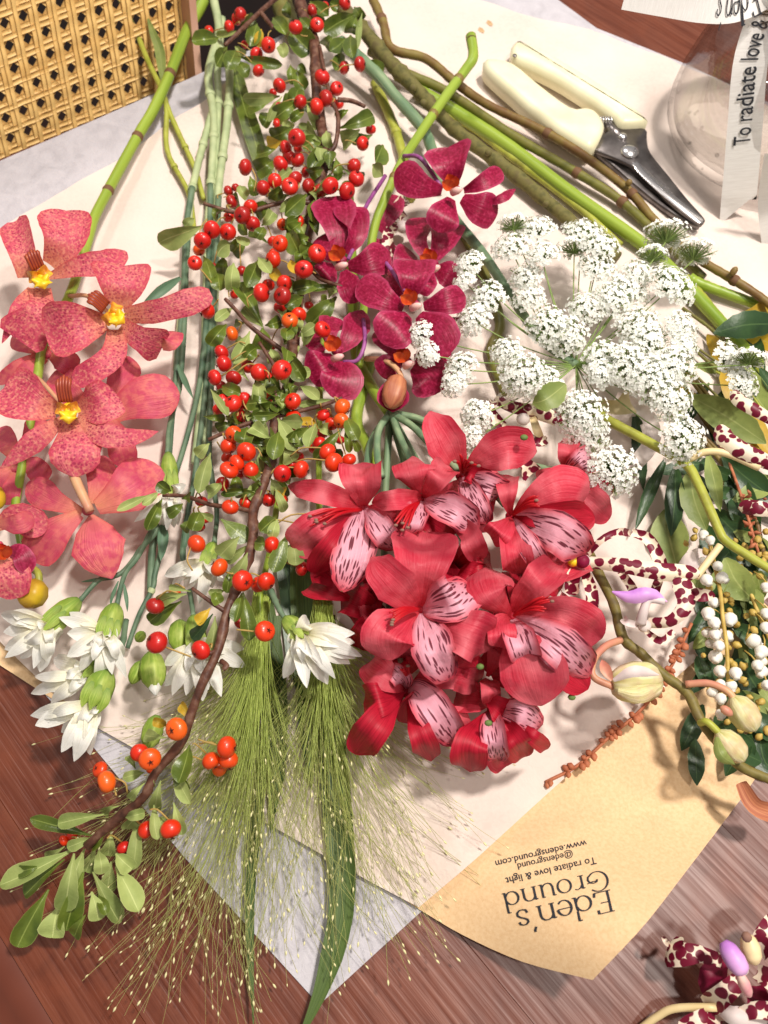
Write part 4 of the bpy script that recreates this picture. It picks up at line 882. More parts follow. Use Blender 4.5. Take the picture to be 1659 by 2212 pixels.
lily((1106, 1116), 58, [(((1100, 1105), (1093, 1025)), 56, A1, dict(ripple=.25)), (((1118, 1104), (1275, 1062)), 104, A1, dict(mid=(1195, 1050), cup=-.15)), (((1122, 1122), (1268, 1195)), 100, A2, dict(mid=(1195, 1142), cup=.05)), (((1100, 1125), (1062, 1165)), 60, A1), (((1112, 1132), (1172, 1225)), 56, A2), (((1106, 1134), (1122, 1240)), 76, A1, dict(dt=-12)), (((1120, 1115), (1285, 1120)), 80, AD, dict(mh=-4, dt=-12))], fan(1108, 1112, 1175, 1075, 6, .2))
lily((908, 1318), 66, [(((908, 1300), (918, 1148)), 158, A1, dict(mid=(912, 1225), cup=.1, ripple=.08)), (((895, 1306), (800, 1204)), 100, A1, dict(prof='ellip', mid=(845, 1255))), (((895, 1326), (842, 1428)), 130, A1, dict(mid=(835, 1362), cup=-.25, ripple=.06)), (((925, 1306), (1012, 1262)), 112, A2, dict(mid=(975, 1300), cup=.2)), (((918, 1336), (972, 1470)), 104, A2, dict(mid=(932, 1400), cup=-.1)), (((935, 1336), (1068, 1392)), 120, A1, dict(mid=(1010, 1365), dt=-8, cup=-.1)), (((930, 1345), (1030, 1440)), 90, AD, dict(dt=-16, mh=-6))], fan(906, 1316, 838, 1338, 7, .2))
lily((1107, 1334), 64, [(((1095, 1318), (1048, 1225)), 122, A1, dict(mid=(1062, 1290), cup=-.3, ripple=.06)), (((1112, 1310), (1210, 1216)), 88, A1, dict(mid=(1160, 1262), prof='ellip')), (((1132, 1326), (1300, 1380)), 108, A1, dict(mid=(1215, 1325), cup=-.1)), (((1130, 1346), (1275, 1460)), 104, A2, dict(mid=(1200, 1385), cup=0)), (((1110, 1346), (1140, 1432)), 74, A2, dict(cup=.4)), (((1120, 1360), (1170, 1525)), 158, A1, dict(mid=(1150, 1440), dt=-10, mh=-2, ripple=.1)), (((1150, 1380), (1270, 1490)), 90, AD, dict(dt=-16, mh=-8)), (((1085, 1330), (1085, 1400)), 66, A1, dict(dt=-4))], fan(1110, 1330, 1190, 1300, 7, .22))
for (x, y, h) in ((1235, 1506, 50), (1055, 1562, 56), (835, 1420, 44), (1037, 1440, 60), (968, 1208, 62), (1132, 945, 66)):
    p = P(x, y, h); mb = MB(); mb.ball(p, px(p, 9), 8, 6, (1, .8, .7)); part('green_tip', mb, MT['sepal_tip'], al)

# ================================================================== white double dianthus
def dianthus(label, calyx, tips, hc, stem=None, w=58, pw=38, extra=6, leaves=(), buds=()):
    t = thing('white_carnation', label, 'carnation', P(*(stem[0] if stem else calyx[0])), 'white spray carnations')
    if stem: stem_part('stem', stem, 7, MT['st_dark'], t, 8, taper=.75, knots=3)
    (a, b) = calyx; bud_part('calyx', a, b, w * .86, MT['calyx'], t, 5, [(0, .3), (.12, .68), (.35, .95), (.7, 1), (.9, .92), (1, .7)], 15)
    for k_ in (-.8, 0, .8):
        ex, ey = -(b[1] - a[1]), b[0] - a[0]; el = math.hypot(ex, ey) or 1; ex, ey = ex / el * k_ * w * .3, ey / el * k_ * w * .3
        hh = 7 - 4 * abs(k_) + w * .06; petal('sepal', [(a[0] * .6 + b[0] * .4 + ex, a[1] * .6 + b[1] * .4 + ey, a[2] + hh), (a[0] * .25 + b[0] * .75 + ex * 1.1, a[1] * .25 + b[1] * .75 + ey * 1.1, a[2] + hh + .5), (b[0] * 1.08 - a[0] * .08 + ex, b[1] * 1.08 - a[1] * .08 + ey, b[2] + hh - 1.5)], w * .34, MT['calyx'], t, 'lance', cup=-.35, n=8, nv=4)
    bx, by = b[0], b[1]; dx, dy = b[0] - a[0], b[1] - a[1]; L = math.hypot(dx, dy) or 1
    ax, ay = bx - dx / L * 10, by - dy / L * 10
    for i, (x, y) in enumerate(tips):
        m = ((ax + x) / 2 + R(-4, 4), (ay + y) / 2 + R(-4, 4)); ln = math.hypot(x - ax, y - ay)
        petal('petal', [(ax, ay, hc - 2), (m[0], m[1], hc + R(2, 9)), (x, y, hc + R(-9, 5))], pw * R(.7, 1.05), MT['white'], t, 'ellip', cup=R(-.1, .35), roll=R(-30, 30), ripple=.1, crease=R(0, .35), n=10, nv=6)
    for i in range(extra):
        x, y = random.choice(tips); k = R(.4, .7); m = (ax + (x - ax) * k * .6, ay + (y - ay) * k * .6)
        petal('petal', [(ax, ay, hc), (m[0], m[1], hc + R(7, 12)), (ax + (x - ax) * k + R(-10, 10), ay + (y - ay) * k + R(-10, 10), hc + R(4, 10))], pw * R(.55, .8), MT['white'], t, 'ellip', cup=R(.2, .6), roll=R(-40, 40), n=8, nv=4)
    for (pts, lw) in leaves: petal('leaf', pts, lw, MT['blueleaf'], t, 'lance', cup=.3, n=8, nv=4)
    for (p0, p1, bw, white) in buds:
        b = bud_part('bud', p0, p1, bw, MT['calyx'], t, 5, seg=15)
        if white:
            d = P(*p1) - P(*p0); mb = MB(); mb.tube([P(*p1) - d * .25, P(*p1) - d * .05, P(*p1) + d * .12], [px(P(*p1), bw * .3), px(P(*p1), bw * .24), px(P(*p1), 3)], 8); part('petal_tip', mb, MT['white'], b)
    return t
def D(*l): return [(x / 4, 968 + y / 4) for x, y in l]
def Et(*l): return [(x / 4, 1521 + y / 4) for x, y in l]
def Ct(*l): return [(414.75 + x / 4, 1106 + y / 4) for x, y in l]
dianthus('white carnation with long green calyx, leftmost of the group beside the kraft strip', ((172, 1295, 26), (98, 1358, 28)), D((10, 1440), (95, 1415), (30, 1590), (40, 1740), (45, 1812), (180, 1820), (290, 1905), (345, 1935), (420, 1850), (510, 1640), (200, 1540), (250, 1700)), 30,
         [(415, 405, 14), (402, 500, 12), (396, 640, 12), (385, 760, 12), (372, 900, 14), (352, 1110, 18), (305, 1185, 20), (262, 1238, 22), (215, 1252, 24), (172, 1298, 26)], 62, leaves=[([(248, 1250, 22), (212, 1252, 24), (175, 1257, 22)], 8)])
dianthus('white carnation in the middle of the lower group, hanging over the bud', ((250, 1305, 30), (228, 1378, 32)), D((510, 1462), (600, 1418), (580, 1600), (580, 1800), (690, 1930), (840, 2012), (920, 1900), (970, 1955), (1092, 1985), (1075, 1800), (1005, 1650), (760, 1750)), 34,
         [(455, 400, 14), (452, 520, 13), (445, 700, 13), (425, 860, 14), (370, 1050, 18), (305, 1190, 22), (270, 1240, 26), (252, 1308, 30)], 62, leaves=[([(268, 1262, 28), (274, 1300, 28), (275, 1322, 26)], 9), ([(256, 1255, 28), (242, 1290, 26), (238, 1312, 24)], 8)])
dianthus('white carnation between the kraft strip and the bright calyx', ((235, 1420, 20), (178, 1462, 22)), D((300, 1972), (268, 2122), (440, 2205), (460, 1822), (560, 1850), (680, 2080), (380, 2060), (520, 2150)), 22, None, 52)
dianthus('white carnation hanging lowest over the bare table', ((232, 1446, 34), (196, 1528, 34)), Et((262, 100), (305, 185), (412, 155), (530, 245), (530, 415), (640, 495), (780, 440), (822, 240), (600, 330), (700, 400)), 34, [(272, 1340, 20), (262, 1400, 26), (234, 1446, 34)], 76, 42)
dianthus('white carnation tucked under the berry twig with pale ribbed calyx', ((363, 978, 24), (369, 1068, 26)), [(348, 1138), (330, 1122), (376, 1140), (402, 1048), (290, 1128), (398, 1110), (385, 1135), (360, 1145)], 26,
         [(440, 300, 12), (415, 412, 11), (404, 520, 11), (398, 700, 12), (388, 830, 14), (366, 920, 18), (362, 980, 24)], 44, 30, leaves=[([(390, 600, 18), (345, 630, 22), (300, 668, 20)], 22), ([(384, 788, 18), (400, 825, 20), (418, 862, 18)], 14)])
dianthus('white carnation with folded petals behind the brown branch', ((462, 1172, 26), (444, 1222, 28)), [(355, 1244), (372, 1262), (397, 1276), (492, 1256), (430, 1304), (410, 1240), (460, 1270)], 30, [(472, 425, 14), (464, 600, 12), (458, 800, 12), (452, 980, 14), (468, 1100, 18), (463, 1172, 26)], 42, 36)
dianthus('white carnation crossed by the brown berry branch', ((418, 1330, 28), (426, 1404, 30)), [(528, 1402), (532, 1442), (478, 1505), (438, 1514), (355, 1436), (356, 1482), (372, 1502), (402, 1502), (500, 1390), (450, 1490)], 32, [(490, 260, 14), (470, 430, 12), (452, 750, 12), (425, 1000, 13), (395, 1180, 18), (412, 1290, 24), (418, 1332, 28)], 54, 42,
         leaves=[([(352, 1126, 20), (352, 1170, 20), (347, 1212, 18)], 24), ([(405, 1130, 20), (400, 1170, 20), (392, 1200, 18)], 14)],
         buds=[((326, 1408, 26), (335, 1492, 28), 58, True), ((306, 1428, 22), (284, 1478, 22), 32, False), ((388, 1340, 22), (388, 1408, 24), 52, False), ((340, 1545, 20), (318, 1618, 20), 46, False), ((312, 1365, 18), (294, 1386, 18), 24, False)])
dianthus('single white carnation lying open across the green grass plume', ((614, 1334, 46), (655, 1376, 48)), [(667, 1340), (630, 1392), (612, 1465), (637, 1430), (663, 1486), (708, 1478), (724, 1466), (756, 1434), (782, 1418), (768, 1422), (766, 1368), (738, 1356), (766, 1388), (690, 1460)], 50, [(585, 1275, 40), (600, 1310, 44), (615, 1336, 46)], 52, 40, 5)
cut_stem('forked dark stem below the white carnations with two thin stalks', [(350, 1180, 14), (335, 1240, 14), (330, 1270, 14), (300, 1330, 13), (275, 1400, 12)], 6, 'st_dark', [(328, 1272, 17, 1.6)])
cut_stem('dark carnation stem leaning beside the coral orchid', [(372, 1000, 12), (350, 1100, 11), (330, 1180, 11), (325, 1275, 12)], 9, 'st_dark')
cut_stem('pale jointed carnation stem left of the berries at the top', [(462, 0, 26), (472, 70, 24), (450, 160, 20), (462, 260, 16), (456, 400, 13), (448, 520, 12), (440, 800, 10), (420, 1000, 10)], 9, 'st_pale', [(456, 195, 20, 1.3), (461, 275, 18, 1.2), (456, 372, 16, 1.3)])
cut_stem('pale jointed carnation stem nearest the broad leaf blade', [(470, 90, 22), (495, 150, 20), (491, 260, 16), (482, 330, 14), (470, 440, 12), (462, 700, 10), (440, 980, 9)], 9, 'st_pale', [(496, 222, 20, 1.3), (484, 318, 17, 1.3)])
cut_stem('middle pale jointed carnation stem of the top group', [(480, 40, 20), (470, 150, 17), (472, 215, 15), (466, 330, 13), (458, 440, 11), (446, 650, 9)], 8, 'st_pale', [(472, 208, 17, 1.3)])
cut_stem('thin carnation stem bending left among the top group', [(462, 230, 15), (442, 300, 14), (424, 370, 13), (412, 430, 12), (402, 560, 10), (380, 800, 9)], 8, 'st_pale', [(444, 296, 17, 1.3), (420, 384, 15, 1.3)])
# ================================================================== fountain grass
def grass(label, neck, hn, n, amean, asd, lens, blades, seedmax, tipfall, foot, sparse):
    t = thing('grass_plume', label, 'grass', P(neck[0], neck[1] - 20, hn), 'fountain grass plumes')
    stem_part('stem', foot + [(neck[0], neck[1] - 10, hn), (neck[0], neck[1] + 60, hn - 2)], 7, MT['st_green'], t, 8)
    mb = MB(); seeds = []
    for i in range(n + sparse[0]):
        a = math.radians(random.gauss(amean, asd)) if i < n else math.radians(R(sparse[1], sparse[2])); L = R(*lens) * (1 - .25 * abs(a - math.radians(amean)) / math.radians(asd * 2))
        s = R(-15, 60) * R(0, 1); x0 = neck[0] + R(-14, 14) + R(-.15, .15) * s; y0 = neck[1] + s; L = max(80, L - s)
        bow = R(-.3, .3); wob = R(-8, 8); pts = []; h1 = R(6, hn * tipfall)
        for k in range(6):
            f = k / 5; aa = a * min(1, .12 + 1.1 * f ** 1.2) + bow * f * f
            pts.append((x0 + math.sin(aa) * L * f + wob * math.sin(f * 7 + wob), y0 + math.cos(aa) * L * f, hn + 6 * math.sin(math.pi * min(1, f * 1.3)) * R(.2, 1) + (h1 - hn) * f))
        C = catmull([P(*p) for p in pts], 8); r = R(.00012, .0002)
        mb.tube(C, [r * (1 - .45 * j / 8) for j in range(9)], 3, False)
        if R(0, 1) < .8: seeds.append((C[-1], (C[-1] - C[-2])))
        for b in range(random.choice((0, 1, 1, 2, 3))):
            j = random.randint(3, 7); q = C[j]; d = (C[j + 1] - C[j]).normalized(); sd = Vector((-d.y, d.x, R(-.2, .3))) * random.choice((-1, 1))
            l = R(.012, .04); e = q + (d + sd * R(.12, .45)).normalized() * l; e.z = max(e.z, .004)
            mb.tube([q, q.lerp(e, .5) + d * .001, e], [r * .7, r * .6, r * .5], 3, False, .5, 1); seeds.append((e, e - q))
    part('threads', mb, MT['grass'], t, kind='stuff', origin=P(neck[0], neck[1], hn))
    sm = MB(); prof = [(0, .15), (.25, .8), (.5, 1), (.8, .5), (1, .05)]
    sm.tube([Vector((0, 0, .0026 * (i / 5 - .4))) for i in range(6)], [.00055 * lerp_prof(prof, i / 5) for i in range(6)], 5)
    me = sm.mesh('seed', (0, 0, 0)); me.materials.append(MT['seed'])
    random.shuffle(seeds); rest = MB()
    for i, (p, d) in enumerate(seeds):
        q = d.to_track_quat('Z', 'Y'); sc = R(.5, .95)
        if i < seedmax:
            o = bpy.data.objects.new('seed', me); COL.objects.link(o); o.parent = t; o.location = p - ORG[t.name]; o.rotation_mode = 'QUATERNION'; o.rotation_quaternion = q; o.scale = (sc, sc, sc)
        else:
            rest.add([q @ (v * sc) + p for v in sm.v], sm.f)
    if rest.v: part('small_seeds', rest, MT['seed'], t, kind='stuff', origin=P(neck[0], neck[1], hn))
    for (pts, w, m) in blades: petal('leaf_blade', pts, w, MT[m], t, 'blade', cup=.15, n=20, nv=4)
    return t
grass('feathery green grass plume spreading over the bare brown table', (563, 1288), 30, 300, -10, 13, (260, 1000), [
    ([(600, 1330, 12), (590, 1500, 10), (562, 1700, 9), (540, 1950, 8), (548, 2230, 8)], 24, 'blade'), ([(560, 1250, 14), (590, 1400, 10), (600, 1600, 8), (585, 1800, 6)], 46, 'blade')], 300, .55,
    [(640, 640, 8), (620, 900, 9), (590, 1150, 18)], (90, -34, -16))
grass('feathery green grass plume fanning beside the red flowers onto the cream wrap', (696, 1268), 32, 210, 0, 12, (200, 900), [
    ([(700, 1330, 14), (712, 1550, 9), (732, 1800, 7), (738, 1960, 6), (700, 2120, 6), (640, 2260, 6)], 66, 'blade'), ([(650, 1200, 12), (652, 1300, 10), (668, 1500, 8), (672, 1700, 7)], 60, 'blade'), ([(610, 1180, 10), (632, 1330, 8), (645, 1500, 6)], 50, 'lk')], 300, .6,
    [(700, 640, 8), (690, 900, 9), (690, 1150, 18)], (75, 12, 36))

# ================================================================== lace flower
am = thing('lace_flower', 'white lace flower umbel of many small florets on thin green rays', 'flower', P(1244, 789, 34))
HUB = P(1244, 789, 34)
stem_part('stem', [(1244, 789, 34), (1174, 737, 30), (1122, 668, 26), (1048, 555, 20), (992, 486, 16), (960, 440, 12)], 10, MT['st_blue'], am, 10, taper=1.15)
UM = [(385, 85, 65, 1), (375, 190, 85), (500, 100, 85), (530, 230, 75), (160, 280, 70), (140, 370, 50), (450, 340, 75), (460, 450, 70), (250, 450, 85), (180, 560, 80), (740, 110, 90), (690, 200, 70, 1), (820, 180, 85), (1150, 130, 95, 1), (1290, 220, 90, 1), (1080, 240, 70, 1), (810, 290, 85), (1020, 320, 70), (970, 400, 95), (1200, 380, 110), (890, 450, 85), (760, 500, 80), (560, 590, 95), (650, 640, 95), (350, 730, 70), (430, 850, 105), (550, 890, 75), (120, 810, 72), (85, 890, 55), (1030, 600, 110), (1080, 680, 95), (850, 770, 95), (830, 840, 62), (980, 800, 110), (1100, 870, 110), (1210, 800, 100), (1240, 600, 75), (1250, 690, 65), (1190, 980, 95), (1480, 760, 80), (1570, 750, 75, 1), (1550, 890, 80), (200, 1050, 72), (180, 1170, 58), (730, 1050, 110), (760, 1150, 95), (890, 1340, 112), (1250, 1180, 105), (-85, 640, 62), (-45, 740, 55)]
def floret(mb, p, n, r):
    n = n.normalized(); a = n.orthogonal().normalized(); b = n.cross(a); ph = R(0, 6)
    for k in range(5):
        t = ph + k * 2 * math.pi / 5 + R(-.15, .15); d = a * math.cos(t) + b * math.sin(t); s = n.cross(d); rr = r * R(.8, 1.15)
        mb.add([p, p + d * rr * .55 + s * rr * .34 + n * rr * .12, p + d * rr + n * rr * R(0, .3), p + d * rr * .55 - s * rr * .34 + n * rr * .12], [(0, 1, 2, 3)])
for e in UM:
    x, y, r = 940.3 + e[0] * .4334, 442.5 + e[1] * .4334, e[2] * .4334; back = len(e) > 3
    h = 46 + R(-6, 8) + (4 if e[2] > 95 else 0); c = P(x, y, h); rm = px(c, r) * .92
    out = (c - HUB); out.z = 0; dl = out.length; out = out.normalized() if dl > 1e-4 else Vector((0, 1, 0))
    tocam = (CAM - c).normalized()
    up = (out * min(.9, dl * 9) + Vector((0, 0, 1)) * .75 + tocam * .5).normalized()
    if back: up = (Vector((0, 1, .25)) + out * .3).normalized()
    base = c - up * rm * .75
    mid = HUB.lerp(base, .6) + Vector((0, 0, -.003)); mb = MB(); C = catmull([HUB, mid, base], 10); mb.tube(C, .00034, 5); ry = part('ray', mb, MT['ray'], am)
    stalk = MB(); fl = MB(); n = int(28 + 165 * (r / 48) ** 2)
    a = up.orthogonal().normalized(); b = up.cross(a)
    for i in range(n):
        rr = math.sqrt((i + .5) / n); t = i * 2.39996 + R(-.3, .3); ang = rr * 1.08
        d = (up * math.cos(ang) + (a * math.cos(t) + b * math.sin(t)) * math.sin(ang) * 1.42)
        p = base + d * rm * R(.84, 1.16) + up * rm * -.05
        stalk.tube([base, base.lerp(p, .97)], .00016, 3, False)
        floret(fl, p, (d + tocam * R(.1, .6)), R(.00115, .00175))
    part('floret_stalks', stalk, MT['ray'], ry, kind='stuff'); part('florets', fl, MT['floret'], ry, smooth=False, kind='stuff')
for i in range(9):
    a = R(0, 6.28); q = HUB + Vector((math.cos(a), math.sin(a), -.1)) * R(.012, .028); mb = MB(); mb.tube(catmull([HUB, HUB.lerp(q, .6) + Vector((0, 0, -.004)), q + Vector((0, 0, -.008))], 6), .0003, 4); part('bract', mb, MT['ray'], am)
petal('leaf', [(1222, 830, 56), (1180, 862, 58), (1150, 872, 54)], 60, MT['lo'], am, 'ellip', cup=.2, n=12, serr=.06)

# ================================================================== spotted orchid sprays
s1 = thing('spotted_orchid_spray', 'cream orchid spray with maroon spots on a smooth yellow-green stem', 'orchid', P(1311, 906, 30), 'maroon spotted orchid sprays')
stem_part('stem', [(1280, 880, 26), (1311, 906, 30), (1394, 951, 36), (1478, 1000, 40), (1508, 1045, 42), (1551, 1141, 44), (1568, 1168, 44), (1615, 1200, 42), (1680, 1240, 40)], 11, MT['st_yel'], s1, 10, 44, .85, .03)
SP = MT['spot']
def spo(parent, c, hc, petals, lip=None, ped=None):
    p = P(c[0], c[1], hc); mb = MB(); mb.ball(p, px(p, 15), 12, 8, (1, 1, .8)); f = part('flower', mb, MT['palep'], parent)
    for e in petals:
        o = dict(e[2]) if len(e) > 2 else {}; mt = o.pop('mat', 'spot')
        petal('petal', e[0], e[1] * .8, MT[mt], f, o.pop('prof', 'strap'), o.pop('hc', hc), o.pop('bump', 5), o.pop('dt', R(-3, 4)), o.pop('cup', .45), o.pop('roll', R(-12, 12)), o.pop('ripple', .05), 16, 6, **o)
    if ped: stem_part('pedicel', ped, 8, MT['pedc'], f, 8, 14, 1.1)
    return f
spo(s1, (1690, 1010), 46, [([(1690, 1012), (1630, 985), (1575, 955), (1552, 918)], 52, dict(cup=-.5)), ([(1690, 920), (1640, 890), (1600, 865), (1585, 842)], 38, dict(cup=-.5)), ([(1690, 1105), (1640, 1098), (1596, 1092)], 44, dict(cup=-.4))], ped=[(1488, 992, 42), (1526, 976, 46), (1574, 981, 47), (1640, 1010, 46)])
stem_part('pedicel', [(1556, 1178, 44), (1530, 1212, 42), (1503, 1248, 40)], 8, MT['pedc'], s1, 8, 10)
f = spo(s1, (1262, 1212), 38, [([(1272, 1214), (1350, 1222), (1430, 1235), (1512, 1238)], 50, dict(cup=-.55, dt=6)), ([(1270, 1198), (1300, 1166), (1335, 1150), (1362, 1152)], 22, dict(bump=10)), ([(1364, 1150), (1400, 1165), (1424, 1210), (1432, 1240)], 36, dict(bump=2)), ([(1432, 1235), (1418, 1270), (1412, 1300)], 26, dict(hc=26)), ([(1262, 1232), (1278, 1280), (1278, 1326)], 36), ([(1250, 1228), (1238, 1250), (1236, 1285)], 40), ([(1340, 1235), (1360, 1260), (1368, 1275)], 26, dict(hc=28))])
mb = MB(); mb.ball(P(1258, 1212, 46), px(P(1258, 1212, 46), 16), 12, 8); part('throat', mb, MT['maroon'], f); mb = MB(); mb.ball(P(1238, 1212, 45), px(P(1238, 1212, 45), 13), 12, 8); part('lip', mb, MT['yellow'], f)
f = spo(s1, (1392, 1352), 40, [([(1400, 1346), (1450, 1342), (1484, 1305), (1482, 1250)], 62, dict(prof='flare', cup=-.5, dt=8, twist=25)), ([(1486, 1280), (1520, 1285), (1545, 1286)], 36, dict(hc=46, prof='lance')), ([(1394, 1362), (1428, 1384), (1456, 1364)], 22), ([(1380, 1350), (1356, 1345), (1346, 1336)], 22, dict(mat='palep'))])
petal('lip', [(1322, 1278, 48), (1360, 1290, 50), (1402, 1284, 52), (1442, 1300, 48)], 34, MT['lilac'], f, 'ellip', cup=-.6)
stem_part('column', [(1384, 1346, 42), (1390, 1322, 46), (1402, 1296, 48), (1436, 1300, 49)], 12, MT['palep'], f, 10, 12, .6)
spo(s1, (1130, 905), 26, [([(1068, 862), (1110, 880), (1160, 890), (1218, 912)], 40, dict(cup=-.5)), ([(1066, 866), (1060, 890), (1090, 925)], 32), ([(1140, 940), (1160, 955), (1182, 950)], 26), ([(1100, 1005), (1130, 1000), (1148, 1025)], 54, dict(prof='flare', hc=34)), ([(1150, 900), (1160, 930), (1170, 960)], 24, dict(mat='pedc'))])
spo(s1, (870, 490), 14, [([(872, 470), (858, 450), (876, 430)], 34), ([(856, 480), (838, 520), (862, 590)], 34), ([(862, 560), (875, 600), (868, 640)], 30), ([(950, 690), (985, 695), (1012, 690)], 26)])
s2 = thing('spotted_orchid_spray', 'olive-brown orchid spray carrying three cream buds over the kraft paper', 'orchid', P(1294, 1241, 26), 'maroon spotted orchid sprays')
stem_part('stem', [(1270, 1190, 22), (1294, 1241, 26), (1326, 1306, 28), (1346, 1378, 30), (1384, 1411, 31), (1431, 1456, 32), (1484, 1496, 33), (1509, 1546, 34), (1539, 1590, 34), (1600, 1655, 32), (1680, 1690, 32)], 11.5, MT['st_spray'], s2, 10, 60, .95, .07)
stem_part('pedicel', [(1341, 1382, 33), (1308, 1396, 36), (1283, 1425, 38), (1282, 1462, 38), (1326, 1484, 38)], 8, MT['pedp'], s2, 8, 20)
b = bud_part('bud', (1322, 1478, 38), (1428, 1470, 38), 92, MT['budc'], s2, 6, [(0, .5), (.12, .78), (.45, 1), (.8, .9), (.95, .6), (1, .3)], 18)
petal('sepal', [(1325, 1470, 58), (1370, 1450, 64), (1425, 1458, 58)], 26, MT['palep'], b, 'lance', cup=-.4); petal('sepal', [(1335, 1492, 56), (1380, 1500, 58), (1430, 1480, 54)], 40, MT['budc'], b, 'lance', cup=-.5)
petal('sepal', [(1322, 1470, 52), (1308, 1445, 52), (1300, 1425, 50)], 24, MT['pedp'], b, 'lance', cup=.3)
stem_part('pedicel', [(1481, 1478, 36), (1530, 1476, 40), (1570, 1492, 42), (1590, 1515, 42)], 8, MT['pedp'], s2, 8, 16)
b = bud_part('bud', (1582, 1505, 42), (1632, 1580, 40), 66, MT['budc'], s2, 4, seg=16); bud_part('spur', (1582, 1545, 48), (1556, 1526, 48), 20, MT['pedp'], b)
stem_part('pedicel', [(1512, 1562, 36), (1528, 1560, 40), (1556, 1586, 40)], 8, MT['st_yel'], s2, 8, 12)
b = bud_part('bud', (1550, 1580, 40), (1608, 1645, 38), 62, MT['budc'], s2, 4, seg=16); petal('sepal', [(1548, 1592, 42), (1558, 1630, 46), (1588, 1652, 40)], 28, MT['lo'], b, 'lance', cup=-.4)
petal('spent_petal', [(1600, 1690, 26), (1630, 1740, 24), (1680, 1760, 22)], 40, MT['budr'], s2, 'strap', cup=.4); petal('spent_petal', [(1330, 858, 20), (1395, 892, 22), (1408, 955, 22), (1352, 1022, 20)], 36, MT['palep'], s1, 'strap', cup=.4)
petal('spent_petal', [(1290, 870, 24), (1330, 880, 28), (1362, 868, 26)], 50, MT['pedc'], s1, 'flare', cup=.3); petal('spent_petal', [(1460, 1240, 10), (1500, 1210, 12), (1530, 1190, 12)], 46, MT['palep'], s1, 'ellip', cup=.3)
s3 = thing('spotted_orchid', 'single maroon-spotted orchid with lilac lip lying on the bare wood', 'orchid', P(1600, 2110, 3))
f = spo(s3, (1602, 2092), 22, [([(1560, 2075), (1510, 2060), (1470, 2060), (1442, 2045)], 78, dict(prof='flare', cup=-.3, dt=-6, bump=6)), ([(1446, 2042), (1436, 2032), (1432, 2022)], 16, dict(hc=15, prof='lance')), ([(1565, 2080), (1540, 2110), (1560, 2152)], 80, dict(mat='maroon', prof='petal', hc=12)), ([(1600, 2112), (1565, 2145), (1528, 2172)], 58, dict(prof='strap', dt=-8)), ([(1640, 2060), (1660, 2020), (1690, 1990)], 66, dict(dt=2)), ([(1635, 2100), (1670, 2120), (1700, 2150)], 60), ([(1630, 2130), (1640, 2180), (1620, 2240)], 70, dict(mat='maroon', hc=12)), ([(1560, 2190), (1520, 2205), (1470, 2230)], 52, dict(hc=12)), ([(1548, 2172), (1590, 2196), (1660, 2200)], 56, dict(mat='palep', cup=-.6, hc=18)), ([(1600, 2190), (1640, 2180), (1690, 2190)], 50, dict(hc=22))],
        ped=[(1380, 2225, 4), (1420, 2196, 8), (1460, 2178, 12), (1548, 2176, 18)])
bud_part('lip', (1562, 2034, 40), (1608, 2106, 42), 46, MT['lilac'], f, prof=[(0, .4), (.2, .85), (.6, 1), (.9, .8), (1, .3)]); bud_part('lip_tip', (1596, 2100, 42), (1620, 2154, 34), 26, MT['pinkcol'], f)
bud_part('column', (1612, 2016, 38), (1632, 2086, 36), 42, MT['pedc'], f); mb = MB(); mb.ball(P(1613, 2024, 44), px(P(1613, 2024, 44), 11), 10, 6); part('anther_cap', mb, MT['anther'], f)

# ================================================================== white bell sprig (pieris) with its leaves
pi = thing('bell_flower_sprig', 'sprig of white urn-shaped bell flowers with olive leaves on the right', 'flowers', P(1546, 1231, 14))
stem_part('stem', [(1530, 1160, 12), (1546, 1231, 18), (1556, 1280, 22), (1562, 1340, 24), (1570, 1400, 24), (1573, 1480, 22)], 4.5, MT['bellcap'], pi, 8)
stem_part('stem', [(1600, 1220, 10), (1640, 1330, 14), (1680, 1420, 14)], 4.5, MT['bellcap'], pi, 8); stem_part('stem', [(1480, 900, 8), (1560, 1000, 9), (1620, 1080, 10), (1650, 1200, 10)], 6, MT['st_brown'], pi, 8)
bm_ = MB(); bm_.tube([Vector((0, 0, z)) for z in (-1, -.85, -.5, 0, .45, .75, .95)], [.25, .62, .92, 1, .78, .48, .55], 10); bell = bm_.mesh('bell', (0, 0, 0)); bell.materials.append(MT['bell'])
bc = MB(); bc.tube([Vector((0, 0, z)) for z in (-1.15, -1.0, -.8)], [.12, .5, .72], 8); bcap = bc.mesh('sepal_cap', (0, 0, 0)); bcap.materials.append(MT['bellcap'])
BL = [(1225, 470, 45), (1130, 590, 55), (1265, 570, 55), (1190, 785, 50), (1140, 880, 58), (1330, 930, 62), (1195, 960, 55), (1130, 1045, 45), (1200, 1060, 52), (1310, 1075, 50), (1160, 1140, 42), (1235, 1160, 50), (1205, 1255, 62), (1245, 1380, 55), (1380, 1395, 55), (1340, 1505, 52), (1250, 1490, 45), (1180, 1560, 50), (1250, 1615, 50), (1100, 430, 42), (1100, 200, 45), (1160, 245, 42), (1540, 1120, 68), (1600, 1210, 60), (1600, 1380, 58), (1640, 1000, 50), (1640, 880, 50), (1570, 1330, 52), (1650, 1500, 50), (1640, 650, 45), (1250, 1750, 48), (1600, 1290, 50)]
